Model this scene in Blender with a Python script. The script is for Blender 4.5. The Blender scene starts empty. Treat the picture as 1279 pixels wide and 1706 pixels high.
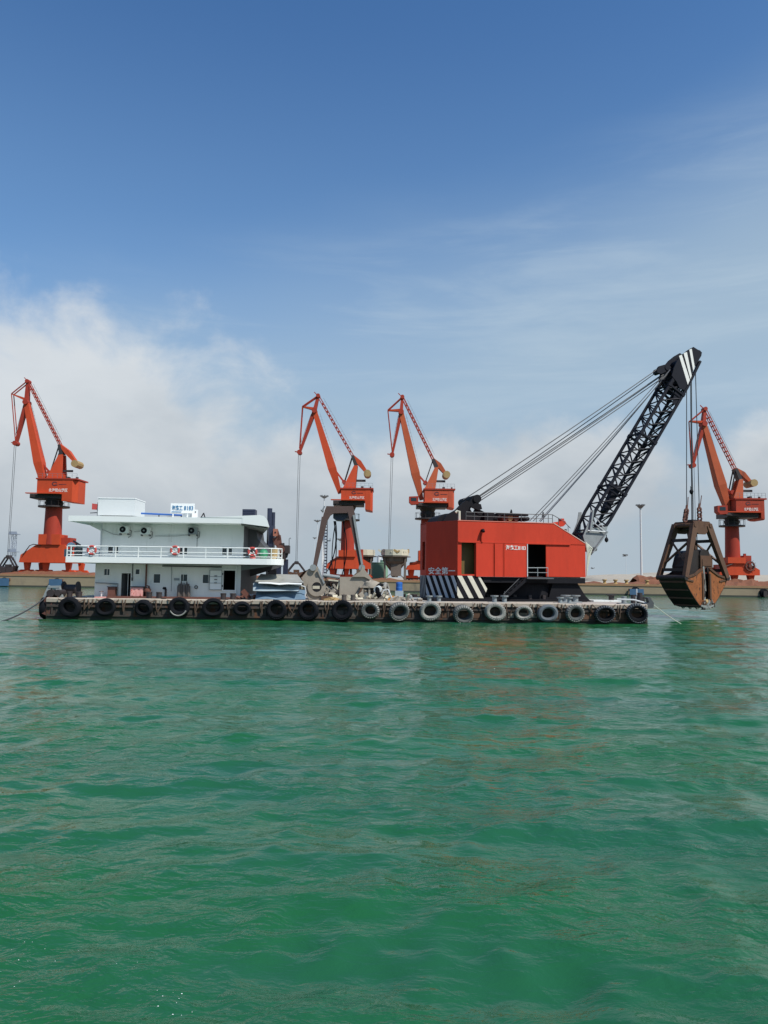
import bpy, math, random
import numpy as np
from mathutils import Vector, Matrix
random.seed(7)
R = math.radians
SC = bpy.context.scene
COL = SC.collection

# ------------------------------------------------------------------ camera
FPX, CX, CY = 1282.0, 639.5, 853.0          # focal length and centre in photograph pixels
PITCH, ROLL, CAMH = math.atan(109 / 1282.0), 0.012, 2.8
R0 = Vector((1, 0, 0)); U0 = Vector((0, -math.sin(PITCH), math.cos(PITCH))); F0 = Vector((0, math.cos(PITCH), math.sin(PITCH)))
CR = (R0 + ROLL * U0).normalized(); CU = (U0 - ROLL * R0).normalized()
cam = bpy.data.cameras.new('camera'); camo = bpy.data.objects.new('camera', cam); COL.objects.link(camo)
camo.matrix_world = Matrix(((CR.x, CU.x, -F0.x, 0), (CR.y, CU.y, -F0.y, 0), (CR.z, CU.z, -F0.z, CAMH), (0, 0, 0, 1)))
cam.sensor_fit = 'HORIZONTAL'; cam.sensor_width = 36.0; cam.lens = 36.0 * FPX / 1279.0
cam.clip_start = 0.3; cam.clip_end = 20000
SC.camera = camo

# ------------------------------------------------------------------ light
SUN_AZ, SUN_EL = R(-42), R(52)               # azimuth measured from +X towards +Y: to the right and a little behind the camera
sdir = Vector((math.cos(SUN_EL) * math.cos(SUN_AZ), math.cos(SUN_EL) * math.sin(SUN_AZ), math.sin(SUN_EL)))
sun = bpy.data.lights.new('sun', 'SUN'); sun.energy = 4.7; sun.angle = R(0.6); sun.color = (1.0, 0.95, 0.87)
so = bpy.data.objects.new('sun', sun); COL.objects.link(so)
so.rotation_euler = sdir.to_track_quat('Z', 'Y').to_euler()
SC.view_settings.view_transform = 'Standard'; SC.view_settings.look = 'None'
SC.view_settings.exposure = 0.0; SC.view_settings.gamma = 1.0
SC.view_settings.use_curve_mapping = False

wd = bpy.data.worlds.new('World'); SC.world = wd; wd.use_nodes = True
class NT:
    """small helper to write node trees as expressions"""
    def __init__(s, tree): s.t = tree; s.n = tree.nodes; s.l = tree.links
    def node(s, typ, **kw):
        n = s.n.new(typ)
        for k, v in kw.items(): setattr(n, k, v)
        return n
    def set(s, sock, v):
        if hasattr(v, 'is_output'): s.l.new(v, sock)
        else: sock.default_value = v
    def m(s, op, a, b=0.0, c=0.0, clamp=False):
        n = s.node('ShaderNodeMath', operation=op, use_clamp=clamp)
        for i, v in enumerate((a, b, c)): s.set(n.inputs[i], v)
        return n.outputs[0]
    def step(s, x, lo, hi, a=0.0, b=1.0):
        n = s.node('ShaderNodeMapRange', interpolation_type='SMOOTHSTEP')
        s.set(n.inputs['Value'], x)
        n.inputs['From Min'].default_value = lo; n.inputs['From Max'].default_value = hi
        n.inputs['To Min'].default_value = a; n.inputs['To Max'].default_value = b
        return n.outputs[0]
    def xyz(s, x, y, z):
        n = s.node('ShaderNodeCombineXYZ')
        for i, v in enumerate((x, y, z)): s.set(n.inputs[i], v)
        return n.outputs[0]
    def sep(s, v):
        n = s.node('ShaderNodeSeparateXYZ'); s.l.new(v, n.inputs[0]); return n.outputs
    def map(s, v, scale=(1, 1, 1), rot=(0, 0, 0), loc=(0, 0, 0)):
        n = s.node('ShaderNodeMapping'); s.l.new(v, n.inputs[0])
        n.inputs['Location'].default_value = loc; n.inputs['Rotation'].default_value = rot; n.inputs['Scale'].default_value = scale
        return n.outputs[0]
    def noise(s, v, scale, detail=4, rough=0.5, dist=0.0, typ='FBM'):
        n = s.node('ShaderNodeTexNoise'); s.l.new(v, n.inputs['Vector'])
        n.inputs['Scale'].default_value = scale; n.inputs['Detail'].default_value = detail
        n.inputs['Roughness'].default_value = rough; n.inputs['Distortion'].default_value = dist
        return n.outputs['Fac']
    def mix(s, f, a, b, blend='MIX'):
        n = s.node('ShaderNodeMix', data_type='RGBA', blend_type=blend)
        s.set(n.inputs[0], f); s.set(n.inputs[6], a); s.set(n.inputs[7], b)
        return n.outputs[2]

def rgb(r, g, b): return (r, g, b, 1.0)
w = NT(wd.node_tree); w.n.clear()
out = w.node('ShaderNodeOutputWorld'); bg = w.node('ShaderNodeBackground'); w.l.new(bg.outputs[0], out.inputs[0])
sky = w.node('ShaderNodeTexSky', sky_type='NISHITA'); sky.sun_disc = False
sky.sun_elevation = SUN_EL; sky.sun_rotation = math.pi / 2 - SUN_AZ
sky.air_density = 1.0; sky.dust_density = 1.0; sky.ozone_density = 1.6; sky.altitude = 0
gen = w.node('ShaderNodeTexCoord').outputs['Generated']
sx, sy, sz = w.sep(gen)
az = w.m('ARCTAN2', sx, sy); el = w.m('ARCSINE', sz)
P = w.xyz(az, el, 0.0)
SKYK = 10.0                                                # clouds are mixed in before the 0.1 strength
def kc(r, g, b): return (r * SKYK, g * SKYK, b * SKYK, 1)
base = w.mix(1.0, sky.outputs[0], rgb(0.64, 1.06, 1.42), 'MULTIPLY')
base = w.mix(w.m('MULTIPLY', w.step(el, 0.72, 0.25), 0.26), base, kc(0.37, 0.56, 0.74))
# high thin cloud: long streaks climbing to the right, thicker towards the horizon
streak = w.noise(w.map(P, (1.5, 6.5, 1), (0, 0, R(-16))), 1.6, 6, 0.55, 0.3)
veil = w.noise(w.map(P, (1, 1.8, 1), (0, 0, 0), (3.1, 0.4, 0)), 1.7, 3, 0.5)
climb = w.m('SUBTRACT', el, w.m('MULTIPLY', w.m('SINE', az), 0.22))
thin = w.m('MULTIPLY', w.step(streak, 0.34, 0.74, 0.0, 1.0), w.step(climb, 0.50, 0.18), clamp=True)
c1 = base
low = w.step(w.m('ADD', climb, w.m('MULTIPLY', w.m('SUBTRACT', veil, 0.5), 0.16)), 0.51, 0.20)
c2 = w.mix(w.m('MULTIPLY', low, 0.86), c1, kc(0.39, 0.515, 0.63))
wisp = w.noise(w.map(P, (1.2, 8.0, 1), (0, 0, R(-11)), (0.3, 0.1, 0)), 2.6, 8, 0.62, 0.5)
wf = w.m('MULTIPLY', w.step(w.m('ADD', w.m('MULTIPLY', wisp, 0.65), w.m('MULTIPLY', streak, 0.35)), 0.44, 0.66), w.step(climb, 0.50, 0.30), clamp=True)
c2 = w.mix(w.m('MULTIPLY', wf, 0.32), c2, kc(0.54, 0.65, 0.74))
c2 = w.mix(w.step(el, 0.24, 0.03, 0.0, 0.75), c2, kc(0.43, 0.50, 0.56))
# cumulus banks: masses over the horizon with puffy tops
puff = w.noise(w.map(P, (1, 1.25, 1)), 7.5, 8, 0.58, 0.25)
mass = w.noise(w.xyz(w.m('MULTIPLY', az, 3.2), 0.0, 4.7), 1.0, 2, 0.5)
def blob(a0, e0, wa, we):
    da = w.m('DIVIDE', w.m('SUBTRACT', az, a0), wa); de = w.m('DIVIDE', w.m('SUBTRACT', el, e0), we)
    return w.m('SUBTRACT', 1.0, w.m('SQRT', w.m('ADD', w.m('MULTIPLY', da, da), w.m('MULTIPLY', de, de))))
left = blob(-0.43, 0.13, 0.33, 0.225)
mid = w.m('MAXIMUM', blob(0.17, 0.115, 0.27, 0.095), blob(-0.13, 0.12, 0.13, 0.09))
right = blob(0.50, 0.12, 0.12, 0.09)
bank = w.m('SUBTRACT', w.m('MULTIPLY', mass, 0.55), w.m('MULTIPLY', el, 2.2))
shape = w.m('MAXIMUM', w.m('MAXIMUM', left, w.m('MULTIPLY', mid, 0.95)), w.m('MAXIMUM', right, bank))
dens = w.m('ADD', w.m('MULTIPLY', shape, 1.1), w.m('MULTIPLY', w.m('SUBTRACT', puff, 0.5), 1.5))
fac = w.step(dens, -0.05, 0.50)
puff2 = w.noise(w.map(P, (1, 1.6, 1), (0, 0, 0), (0.06, -0.035, 0)), 5.0, 6, 0.55, 0.3)
lit = w.step(w.m('ADD', w.m('MULTIPLY', w.m('SUBTRACT', puff2, 0.5), 0.5), w.m('MULTIPLY', el, 1.3)), -0.02, 0.36)
ccol = w.mix(lit, kc(0.42, 0.475, 0.53), kc(0.72, 0.75, 0.77))
c3 = w.mix(w.m('MULTIPLY', fac, w.step(el, -0.02, 0.10, 0.25, 0.86)), c2, ccol)
# below the horizon the sea goes on
c4 = w.mix(w.step(sz, -0.001, -0.02), c3, kc(0.045, 0.14, 0.105))
w.l.new(c4, bg.inputs[0]); bg.inputs[1].default_value = 0.1

# ------------------------------------------------------------------ photograph pixel -> place
def ray(px, py):
    x = (px - CX) / FPX; v = -(py - CY) / FPX
    return (x * CR + v * CU + F0)
def W(px, py, Y):
    d = ray(px, py); t = Y / d.y
    return Vector((d.x * t, Y, CAMH + d.z * t))
class Frame:
    def __init__(s, O, yaw):
        s.O = Vector(O); s.yaw = yaw
        s.ex = Vector((math.cos(yaw), math.sin(yaw), 0)); s.ey = Vector((-math.sin(yaw), math.cos(yaw), 0))
        s.M = Matrix.Translation(s.O) @ Matrix.Rotation(yaw, 4, 'Z')
    def at(s, px, py, v):
        d = ray(px, py); c = Vector((0, 0, CAMH))
        t = (v - (c - s.O).dot(s.ey)) / d.dot(s.ey)
        p = c + d * t
        return ((p - s.O).dot(s.ex), v, p.z)
    def s(s_, px, v, py=960): return s_.at(px, py, v)[0]
    def z(s_, px, py, v): return s_.at(px, py, v)[2]
    def loc(s_, wp):
        q = Vector(wp) - s_.O; return (q.dot(s_.ex), q.dot(s_.ey), q.z)
WF = Frame((0, 0, 0), 0.0)
BF = Frame((-21.52, 48.6, 0), R(2.0))
DECK = 1.25

# ------------------------------------------------------------------ meshes
class MB:
    def __init__(s): s.v = []; s.f = []; s.uv = None
    def quad(s, a, b, c, d):
        n = len(s.v); s.v += [tuple(a), tuple(b), tuple(c), tuple(d)]; s.f.append((n, n + 1, n + 2, n + 3)); return s
    def poly(s, pts):
        n = len(s.v); s.v += [tuple(p) for p in pts]; s.f.append(tuple(range(n, n + len(pts)))); return s
    def box(s, x0, x1, y0, y1, z0, z1):
        n = len(s.v)
        s.v += [(x, y, z) for z in (z0, z1) for (x, y) in ((x0, y0), (x1, y0), (x1, y1), (x0, y1))]
        s.f += [tuple(n + i for i in f) for f in ((3, 2, 1, 0), (4, 5, 6, 7), (0, 1, 5, 4), (1, 2, 6, 5), (2, 3, 7, 6), (3, 0, 4, 7))]
        return s
    def beam(s, p0, p1, w, h, w1=None, h1=None, side=(0, 1, 0)):
        """box along p0-p1, w wide along `side`, h high across it"""
        p0 = Vector(p0); p1 = Vector(p1); d = (p1 - p0).normalized()
        b = Vector(side); b = (b - d * b.dot(d))
        if b.length < 1e-4: b = Vector((1, 0, 0)) - d * d.x
        b.normalize(); c = d.cross(b)
        w1 = w if w1 is None else w1; h1 = h if h1 is None else h1
        n = len(s.v)
        for p, ww, hh in ((p0, w, h), (p1, w1, h1)):
            for i, j in ((-1, -1), (1, -1), (1, 1), (-1, 1)): s.v.append(tuple(p + b * (i * ww / 2) + c * (j * hh / 2)))
        s.f += [tuple(n + i for i in f) for f in ((3, 2, 1, 0), (4, 5, 6, 7), (0, 1, 5, 4), (1, 2, 6, 5), (2, 3, 7, 6), (3, 0, 4, 7))]
        return s
    def tube(s, p0, p1, r0, r1=None, n=8, caps=True):
        p0 = Vector(p0); p1 = Vector(p1); d = (p1 - p0).normalized()
        r1 = r0 if r1 is None else r1
        a = d.orthogonal().normalized(); b = d.cross(a); k = len(s.v)
        for p, r in ((p0, r0), (p1, r1)):
            for i in range(n):
                t = 2 * math.pi * i / n; s.v.append(tuple(p + a * (r * math.cos(t)) + b * (r * math.sin(t))))
        for i in range(n):
            j = (i + 1) % n; s.f.append((k + i, k + j, k + n + j, k + n + i))
        if caps: s.f.append(tuple(k + i for i in reversed(range(n)))); s.f.append(tuple(k + n + i for i in range(n)))
        return s
    def path(s, pts, r, n=6):
        pts = [Vector(p) for p in pts]; k = len(s.v); a = None
        for i, p in enumerate(pts):
            d = (pts[min(i + 1, len(pts) - 1)] - pts[max(i - 1, 0)]).normalized()
            a = d.orthogonal().normalized() if a is None else (a - d * a.dot(d)).normalized()
            b = d.cross(a)
            for q in range(n):
                t = 2 * math.pi * q / n; s.v.append(tuple(p + a * (r * math.cos(t)) + b * (r * math.sin(t))))
        for i in range(len(pts) - 1):
            for q in range(n):
                j = (q + 1) % n; s.f.append((k + i * n + q, k + i * n + j, k + (i + 1) * n + j, k + (i + 1) * n + q))
        s.f.append(tuple(k + i for i in reversed(range(n)))); s.f.append(tuple(k + (len(pts) - 1) * n + i for i in range(n)))
        return s
    def lathe(s, c, axis, prof, n=24, closed=False):
        """prof: list of (radius, distance along axis)"""
        c = Vector(c); d = Vector(axis).normalized(); a = d.orthogonal().normalized(); b = d.cross(a); k = len(s.v); m = len(prof)
        for i in range(n):
            t = 2 * math.pi * i / n; e = a * math.cos(t) + b * math.sin(t)
            for r, h in prof: s.v.append(tuple(c + d * h + e * r))
        for i in range(n):
            i2 = (i + 1) % n
            for j in range(m if closed else m - 1):
                j2 = (j + 1) % m
                s.f.append((k + i * m + j, k + i2 * m + j, k + i2 * m + j2, k + i * m + j2))
        if not closed:
            s.f.append(tuple(k + i * m for i in reversed(range(n)))); s.f.append(tuple(k + i * m + m - 1 for i in range(n)))
        return s
    def prism(s, pts, off):
        """extrude polygon pts by vector off"""
        n = len(pts); k = len(s.v); off = Vector(off)
        s.v += [tuple(p) for p in pts] + [tuple(Vector(p) + off) for p in pts]
        s.f.append(tuple(k + i for i in range(n))); s.f.append(tuple(k + n + i for i in reversed(range(n))))
        for i in range(n):
            j = (i + 1) % n; s.f.append((k + j, k + i, k + n + i, k + n + j))
        return s
    def wall(s, x0, x1, z0, z1, y, th, holes=()):
        """wall in the xz plane, front face at y, back at y+th, with rectangular openings (x0,x1,z0,z1)"""
        xs = sorted({x0, x1} | {h[0] for h in holes} | {h[1] for h in holes}); zs = sorted({z0, z1} | {h[2] for h in holes} | {h[3] for h in holes})
        for i in range(len(xs) - 1):
            for j in range(len(zs) - 1):
                mx, mz = (xs[i] + xs[i + 1]) / 2, (zs[j] + zs[j + 1]) / 2
                if any(h[0] < mx < h[1] and h[2] < mz < h[3] for h in holes): continue
                a, b, c, d = xs[i], xs[i + 1], zs[j], zs[j + 1]
                s.quad((a, y, c), (b, y, c), (b, y, d), (a, y, d)); s.quad((b, y + th, c), (a, y + th, c), (a, y + th, d), (b, y + th, d))
        for (a, b, c, d), inv in [((x0, x1, z0, z1), 1)] + [(h, 0) for h in holes]:
            for p, q in (((a, c), (b, c)), ((b, c), (b, d)), ((b, d), (a, d)), ((a, d), (a, c))):
                s.quad((p[0], y, p[1]), (p[0], y + th, p[1]), (q[0], y + th, q[1]), (q[0], y, q[1]))
        return s
    def mesh(s, name, org=(0, 0, 0)):
        me = bpy.data.meshes.new(name)
        o = Vector(org)
        me.from_pydata([(x - o.x, y - o.y, z - o.z) for x, y, z in s.v], [], s.f)
        me.validate(); return me

import bmesh
def fix(me, smooth):
    bm = bmesh.new(); bm.from_mesh(me)
    bmesh.ops.remove_doubles(bm, verts=bm.verts, dist=1e-5)
    bmesh.ops.recalc_face_normals(bm, faces=bm.faces)
    if smooth:
        for f in bm.faces: f.smooth = True
        lim = R(40)
        for e in bm.edges:
            if len(e.link_faces) == 2 and e.calc_face_angle(0) > lim: e.smooth = False
    bm.to_mesh(me); bm.free()

def mkobj(name, mb, m, org, smooth):
    me = mb.mesh(name, org); fix(me, smooth); me.materials.append(m)
    o = bpy.data.objects.new(name, me); COL.objects.link(o)
    return o
def props(o, label=None, cat=None, group=None, kind=None):
    for k, v in (('label', label), ('category', cat), ('group', group), ('kind', kind)):
        if v: o[k] = v
    return o
class Thing:
    """an Empty at the thing's base; geometry is written in the frame's coordinates"""
    def __init__(s, name, label, cat, fr, org, group=None):
        s.fr, s.org = fr, Vector(org)
        s.o = bpy.data.objects.new(name, None); COL.objects.link(s.o)
        s.o.matrix_world = fr.M @ Matrix.Translation(s.org)
        s.o.empty_display_size = 0.5
        props(s.o, label, cat, group)
    def part(s, name, mb, m, parent=None, label=None, smooth=False, kind=None):
        o = mkobj(name, mb, m, s.org, smooth); o.parent = parent or s.o
        return props(o, label, kind=kind)
def single(name, label, cat, fr, org, mb, m, group=None, smooth=False, kind=None):
    o = mkobj(name, mb, m, org, smooth); o.matrix_world = fr.M @ Matrix.Translation(Vector(org))
    return props(o, label, cat, group, kind)
def sag(p0, p1, d, n=10):
    p0 = Vector(p0); p1 = Vector(p1)
    return [p0.lerp(p1, i / n) - Vector((0, 0, 4 * d * (i / n) * (1 - i / n))) for i in range(n + 1)]

# ------------------------------------------------------------------ materials
def M(name, col, rough=0.6, metal=0.0, var=0.25, scale=1.2, rust=0.0, rustcol=(0.14, 0.055, 0.025), streak=1.0, bump=0.0, spec=0.5, dirt=0.0, dirtcol=(0.10, 0.085, 0.065), waterline=None):
    m = bpy.data.materials.new(name); m.use_nodes = True
    t = NT(m.node_tree); b = t.n['Principled BSDF']
    tc = t.node('ShaderNodeTexCoord').outputs['Object']
    v = t.map(tc, (1, 1, 1.0 / streak))
    n1 = t.noise(v, scale, 5, 0.6)
    n2 = t.noise(v, scale * 6.3, 5, 0.6)
    br = t.m('ADD', 1.0 - var, t.m('MULTIPLY', t.m('ADD', t.m('MULTIPLY', n1, 1.3), t.m('MULTIPLY', n2, 0.7)), var))
    c = t.mix(1.0, rgb(*col), t.xyz(br, br, br), 'MULTIPLY')
    if dirt:
        nd = t.noise(t.map(tc, (1, 1, 0.25), (0, 0, 0), (5, 2, 1)), scale * 2.1, 6, 0.65)
        c = t.mix(t.m('MULTIPLY', t.step(nd, 0.66 - dirt * 0.3, 0.86 - dirt * 0.3), 0.75), c, rgb(*dirtcol))
    if rust:
        nr = t.noise(t.map(tc, (1, 1, 0.45), (0, 0, 0), (2, 7, 3)), scale * 2.7, 8, 0.7, 0.4)
        f = t.step(nr, 0.74 - rust * 0.42, 0.80 - rust * 0.36)
        rc = t.mix(t.noise(tc, scale * 9, 4), rgb(*[x * 0.55 for x in rustcol]), rgb(*[x * 1.5 for x in rustcol]))
        c = t.mix(f, c, rc)
        t.l.new(t.m('ADD', rough, t.m('MULTIPLY', f, 0.25), clamp=True), b.inputs['Roughness'])
    else: b.inputs['Roughness'].default_value = rough
    t.l.new(c, b.inputs['Base Color'])
    b.inputs['Metallic'].default_value = metal; b.inputs['Specular IOR Level'].default_value = spec
    if bump:
        bn = t.node('ShaderNodeBump'); bn.inputs['Strength'].default_value = 0.6; bn.inputs['Distance'].default_value = bump
        t.l.new(t.m('ADD', n1, t.m('MULTIPLY', n2, 0.5)), bn.inputs['Height']); t.l.new(bn.outputs[0], b.inputs['Normal'])
    return m
m_red = M('red_paint', (0.50, 0.042, 0.018), 0.6, spec=0.25, var=0.34, scale=0.55, streak=4, rust=0.14, bump=0.012, dirt=0.28, dirtcol=(0.25, 0.035, 0.02))
m_orange = M('orange_crane_paint', (0.50, 0.064, 0.021), 0.6, spec=0.25, var=0.4, scale=0.25, streak=2, dirt=0.25, dirtcol=(0.25, 0.05, 0.03))
m_orange_dk = M('dull_red_crane_paint', (0.34, 0.040, 0.022), 0.6, spec=0.25, var=0.35, scale=0.3, streak=3, dirt=0.3, dirtcol=(0.15, 0.03, 0.03))
m_fade = M('faded_orange_paint', (0.42, 0.088, 0.034), 0.65, spec=0.25, var=0.5, scale=0.25, streak=2, dirt=0.35, dirtcol=(0.16, 0.05, 0.035))
m_dull = M('chalky_red_orange_paint', (0.48, 0.085, 0.040), 0.7, spec=0.2, var=0.4, scale=0.3, dirt=0.3, dirtcol=(0.28, 0.07, 0.045))
m_dull2 = M('dull_red_orange_paint', (0.36, 0.055, 0.030), 0.7, spec=0.2, var=0.4, scale=0.3, dirt=0.35, dirtcol=(0.2, 0.04, 0.03))
m_grime = M('greasy_dark_steel', (0.035, 0.026, 0.026), 0.6, var=0.5, rust=0.2)
m_white = M('white_ship_paint', (0.72, 0.735, 0.70), 0.45, var=0.16, scale=0.9, streak=5, dirt=0.32, dirtcol=(0.40, 0.41, 0.36), rust=0.16, rustcol=(0.30, 0.20, 0.13))
m_white2 = M('clean_white_paint', (0.80, 0.82, 0.80), 0.4, var=0.05, dirt=0.06)
m_tankw = M('chalky_tank_white', (0.58, 0.61, 0.60), 0.6, var=0.08, dirt=0.15, dirtcol=(.4, .4, .36))
m_rail = M('white_rail_paint', (0.80, 0.82, 0.79), 0.4, var=0.06, scale=3)
m_black = M('black_boom_paint', (0.007, 0.008, 0.015), 0.65, var=0.4, scale=1.5, spec=0.22)
m_black2 = M('black_machine_paint', (0.007, 0.007, 0.010), 0.7, spec=0.2, var=0.5, scale=1.0, rust=0.12, rustcol=(0.08, 0.04, 0.025))
m_bluek = M('blue_black_paint', (0.022, 0.028, 0.055), 0.45, var=0.4)
m_soffitshade = M('painted_soffit_shade', (0.10, 0.115, 0.10), 0.8, var=0.4)  # shade below the overhangs, put into the colour
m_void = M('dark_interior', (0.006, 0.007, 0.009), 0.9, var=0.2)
m_glass = M('dark_window_glass', (0.018, 0.035, 0.042), 0.12, var=0.3)
m_hull = M('rusty_barge_hull', (0.050, 0.040, 0.034), 0.8, var=0.6, scale=0.8, rust=0.5, rustcol=(0.10, 0.045, 0.024), bump=0.03, dirt=0.35, dirtcol=(0.03, 0.035, 0.028))
m_edge = M('chalky_deck_edge', (0.42, 0.36, 0.29), 0.85, var=0.45, scale=0.9, rust=0.35, rustcol=(0.22, 0.10, 0.05), dirt=0.3)
m_deck = M('worn_steel_deck', (0.36, 0.32, 0.28), 0.8, var=0.4, scale=0.5, rust=0.4, rustcol=(0.20, 0.10, 0.06), dirt=0.3)
m_tyre = M('black_tyre_rubber', (0.007, 0.008, 0.011), 0.85, var=0.5, scale=2.5, spec=0.15)
m_tyre2 = M('grey_weathered_tyre', (0.085, 0.09, 0.088), 0.9, var=0.55, scale=2.2, dirt=0.45, dirtcol=(0.02, 0.022, 0.025))
m_tyre3 = M('salt_whitened_tyre', (0.27, 0.265, 0.24), 0.9, var=0.5, scale=2.5, dirt=0.5, dirtcol=(0.05, 0.05, 0.05))
m_tyreb = M('blue_grey_tyre', (0.11, 0.125, 0.14), 0.85, var=0.5, scale=2.2, dirt=0.4, dirtcol=(0.03, 0.035, 0.045))
m_rope = M('grimy_chain', (0.095, 0.062, 0.042), 0.9, var=0.4, scale=6)
m_wire = M('dark_wire_rope', (0.045, 0.047, 0.052), 0.6, var=0.2)
m_wire2 = M('pale_wire_rope', (0.16, 0.17, 0.19), 0.6, var=0.2)
m_grabr = M('rusty_orange_grab', (0.27, 0.085, 0.022), 0.75, var=0.6, scale=1.6, rust=0.5, rustcol=(0.06, 0.026, 0.016), bump=0.05, dirt=.25, dirtcol=(.03, .02, .015))
m_grabd = M('oily_black_grab', (0.022, 0.016, 0.014), 0.55, var=0.6, scale=1.5, rust=0.25, rustcol=(0.08, 0.03, 0.015), bump=0.03)
m_grabb = M('brown_grab_arm', (0.095, 0.046, 0.024), 0.7, var=0.5, scale=1.2, rust=0.4, rustcol=(0.06, 0.028, 0.02))
m_steelb = M('worn_bright_steel', (0.40, 0.40, 0.37), 0.4, 0.6, var=0.5, scale=4)
m_grabg = M('grey_dusty_grab_plate', (0.30, 0.265, 0.215), 0.85, var=0.35, scale=1.0, rust=0.25, rustcol=(0.14, 0.09, 0.06), bump=0.01)
m_brown = M('brown_arm_paint', (0.085, 0.050, 0.042), 0.7, var=0.4, scale=1.0, rust=0.2)
m_greysteel = M('primer_grey_steel', (0.24, 0.265, 0.27), 0.6, var=0.4, scale=2, rust=0.12)
m_dkgrey = M('dark_grey_steel', (0.075, 0.08, 0.085), 0.6, var=0.4, scale=2, rust=0.2)
m_tarp1 = M('grey_bent_plate', (0.30, 0.30, 0.27), 0.6, var=0.35, scale=1.0, dirt=0.4, dirtcol=(0.16, 0.14, 0.11))
m_tarp2 = M('pale_blue_bent_plate', (0.33, 0.40, 0.44), 0.5, var=0.3, scale=1.0, dirt=0.3)
m_tarp3 = M('slate_blue_bent_plate', (0.13, 0.20, 0.27), 0.5, var=0.4, scale=1.0, dirt=0.3)
m_green = M('green_plastic', (0.04, 0.24, 0.12), 0.5, var=0.2)
m_tan = M('tan_drum', (0.42, 0.30, 0.14), 0.6, var=0.3)
m_blue = M('blue_plastic', (0.02, 0.12, 0.42), 0.45, var=0.2)
m_yellow = M('yellow_orange_paint', (0.60, 0.26, 0.03), 0.5, var=0.2)
m_rustp = M('rust_brown_metal', (0.13, 0.05, 0.035), 0.75, var=0.5, scale=3, rust=0.3)
m_cyl = M('grey_brown_cylinder_paint', (0.09, 0.075, 0.065), 0.5, var=0.4, scale=3)
m_pink = M('red_white_tarp', (0.62, 0.30, 0.27), 0.7, var=0.5, scale=2.0, rust=0.35, rustcol=(0.40, 0.05, 0.03))
m_buoyr = M('life_ring_red', (0.50, 0.07, 0.06), 0.5, var=0.2, scale=4)
m_signblue = M('sign_blue', (0.02, 0.17, 0.34), 0.5, var=0.1)
m_lwhite = M('white_lettering', (0.78, 0.76, 0.72), 0.6, var=0.15, scale=5)
m_ldark = M('dark_logo_paint', (0.10, 0.025, 0.03), 0.6, var=0.1)
m_cw = M('tan_counterweight', (0.36, 0.24, 0.10), 0.7, var=0.3, scale=0.6, dirt=0.3)
m_quay = M('stained_quay_concrete', (0.30, 0.235, 0.155), 0.9, var=0.45, scale=0.12, streak=0.35, dirt=0.35, dirtcol=(0.13, 0.11, 0.085), bump=0.03)
m_quaycap = M('rusty_quay_edge', (0.34, 0.19, 0.10), 0.9, var=0.5, scale=0.2, rust=0.3, rustcol=(0.24, 0.09, 0.04))
m_tide = M('tide_stained_concrete', (0.055, 0.058, 0.048), 0.9, var=0.5, scale=0.4)
m_ore = M('red_brown_ore_spill', (0.17, 0.066, 0.034), 0.95, var=0.6, scale=0.5, bump=0.1)
m_sand = M('pale_sand', (0.37, 0.325, 0.26), 0.95, var=0.3, scale=0.05, dirt=0.3, dirtcol=(0.22, 0.17, 0.12), bump=0.3)
m_fender = M('blue_quay_fender', (0.045, 0.11, 0.20), 0.7, var=0.4, scale=0.6, dirt=0.3)
m_mast = M('galvanised_mast', (0.55, 0.57, 0.58), 0.5, var=0.1)
m_mastd = M('grey_mast_head', (0.14, 0.15, 0.16), 0.6, var=0.1)
m_hop = M('dusty_hopper_steel', (0.13, 0.105, 0.085), 0.8, var=0.6, scale=0.5, dirt=0.4, dirtcol=(0.25, 0.23, 0.20))
m_hoprim = M('pale_hopper_rim', (0.52, 0.48, 0.37), 0.8, var=0.3, scale=0.5, dirt=0.2)
m_cgreen = M('pale_green_container', (0.17, 0.29, 0.20), 0.7, var=0.2, scale=0.3)
m_pipe = M('pale_pipe', (0.58, 0.58, 0.48), 0.5, var=0.2)
m_foam = M('water_foam', (0.75, 0.80, 0.78), 0.8, var=0.1)

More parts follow.
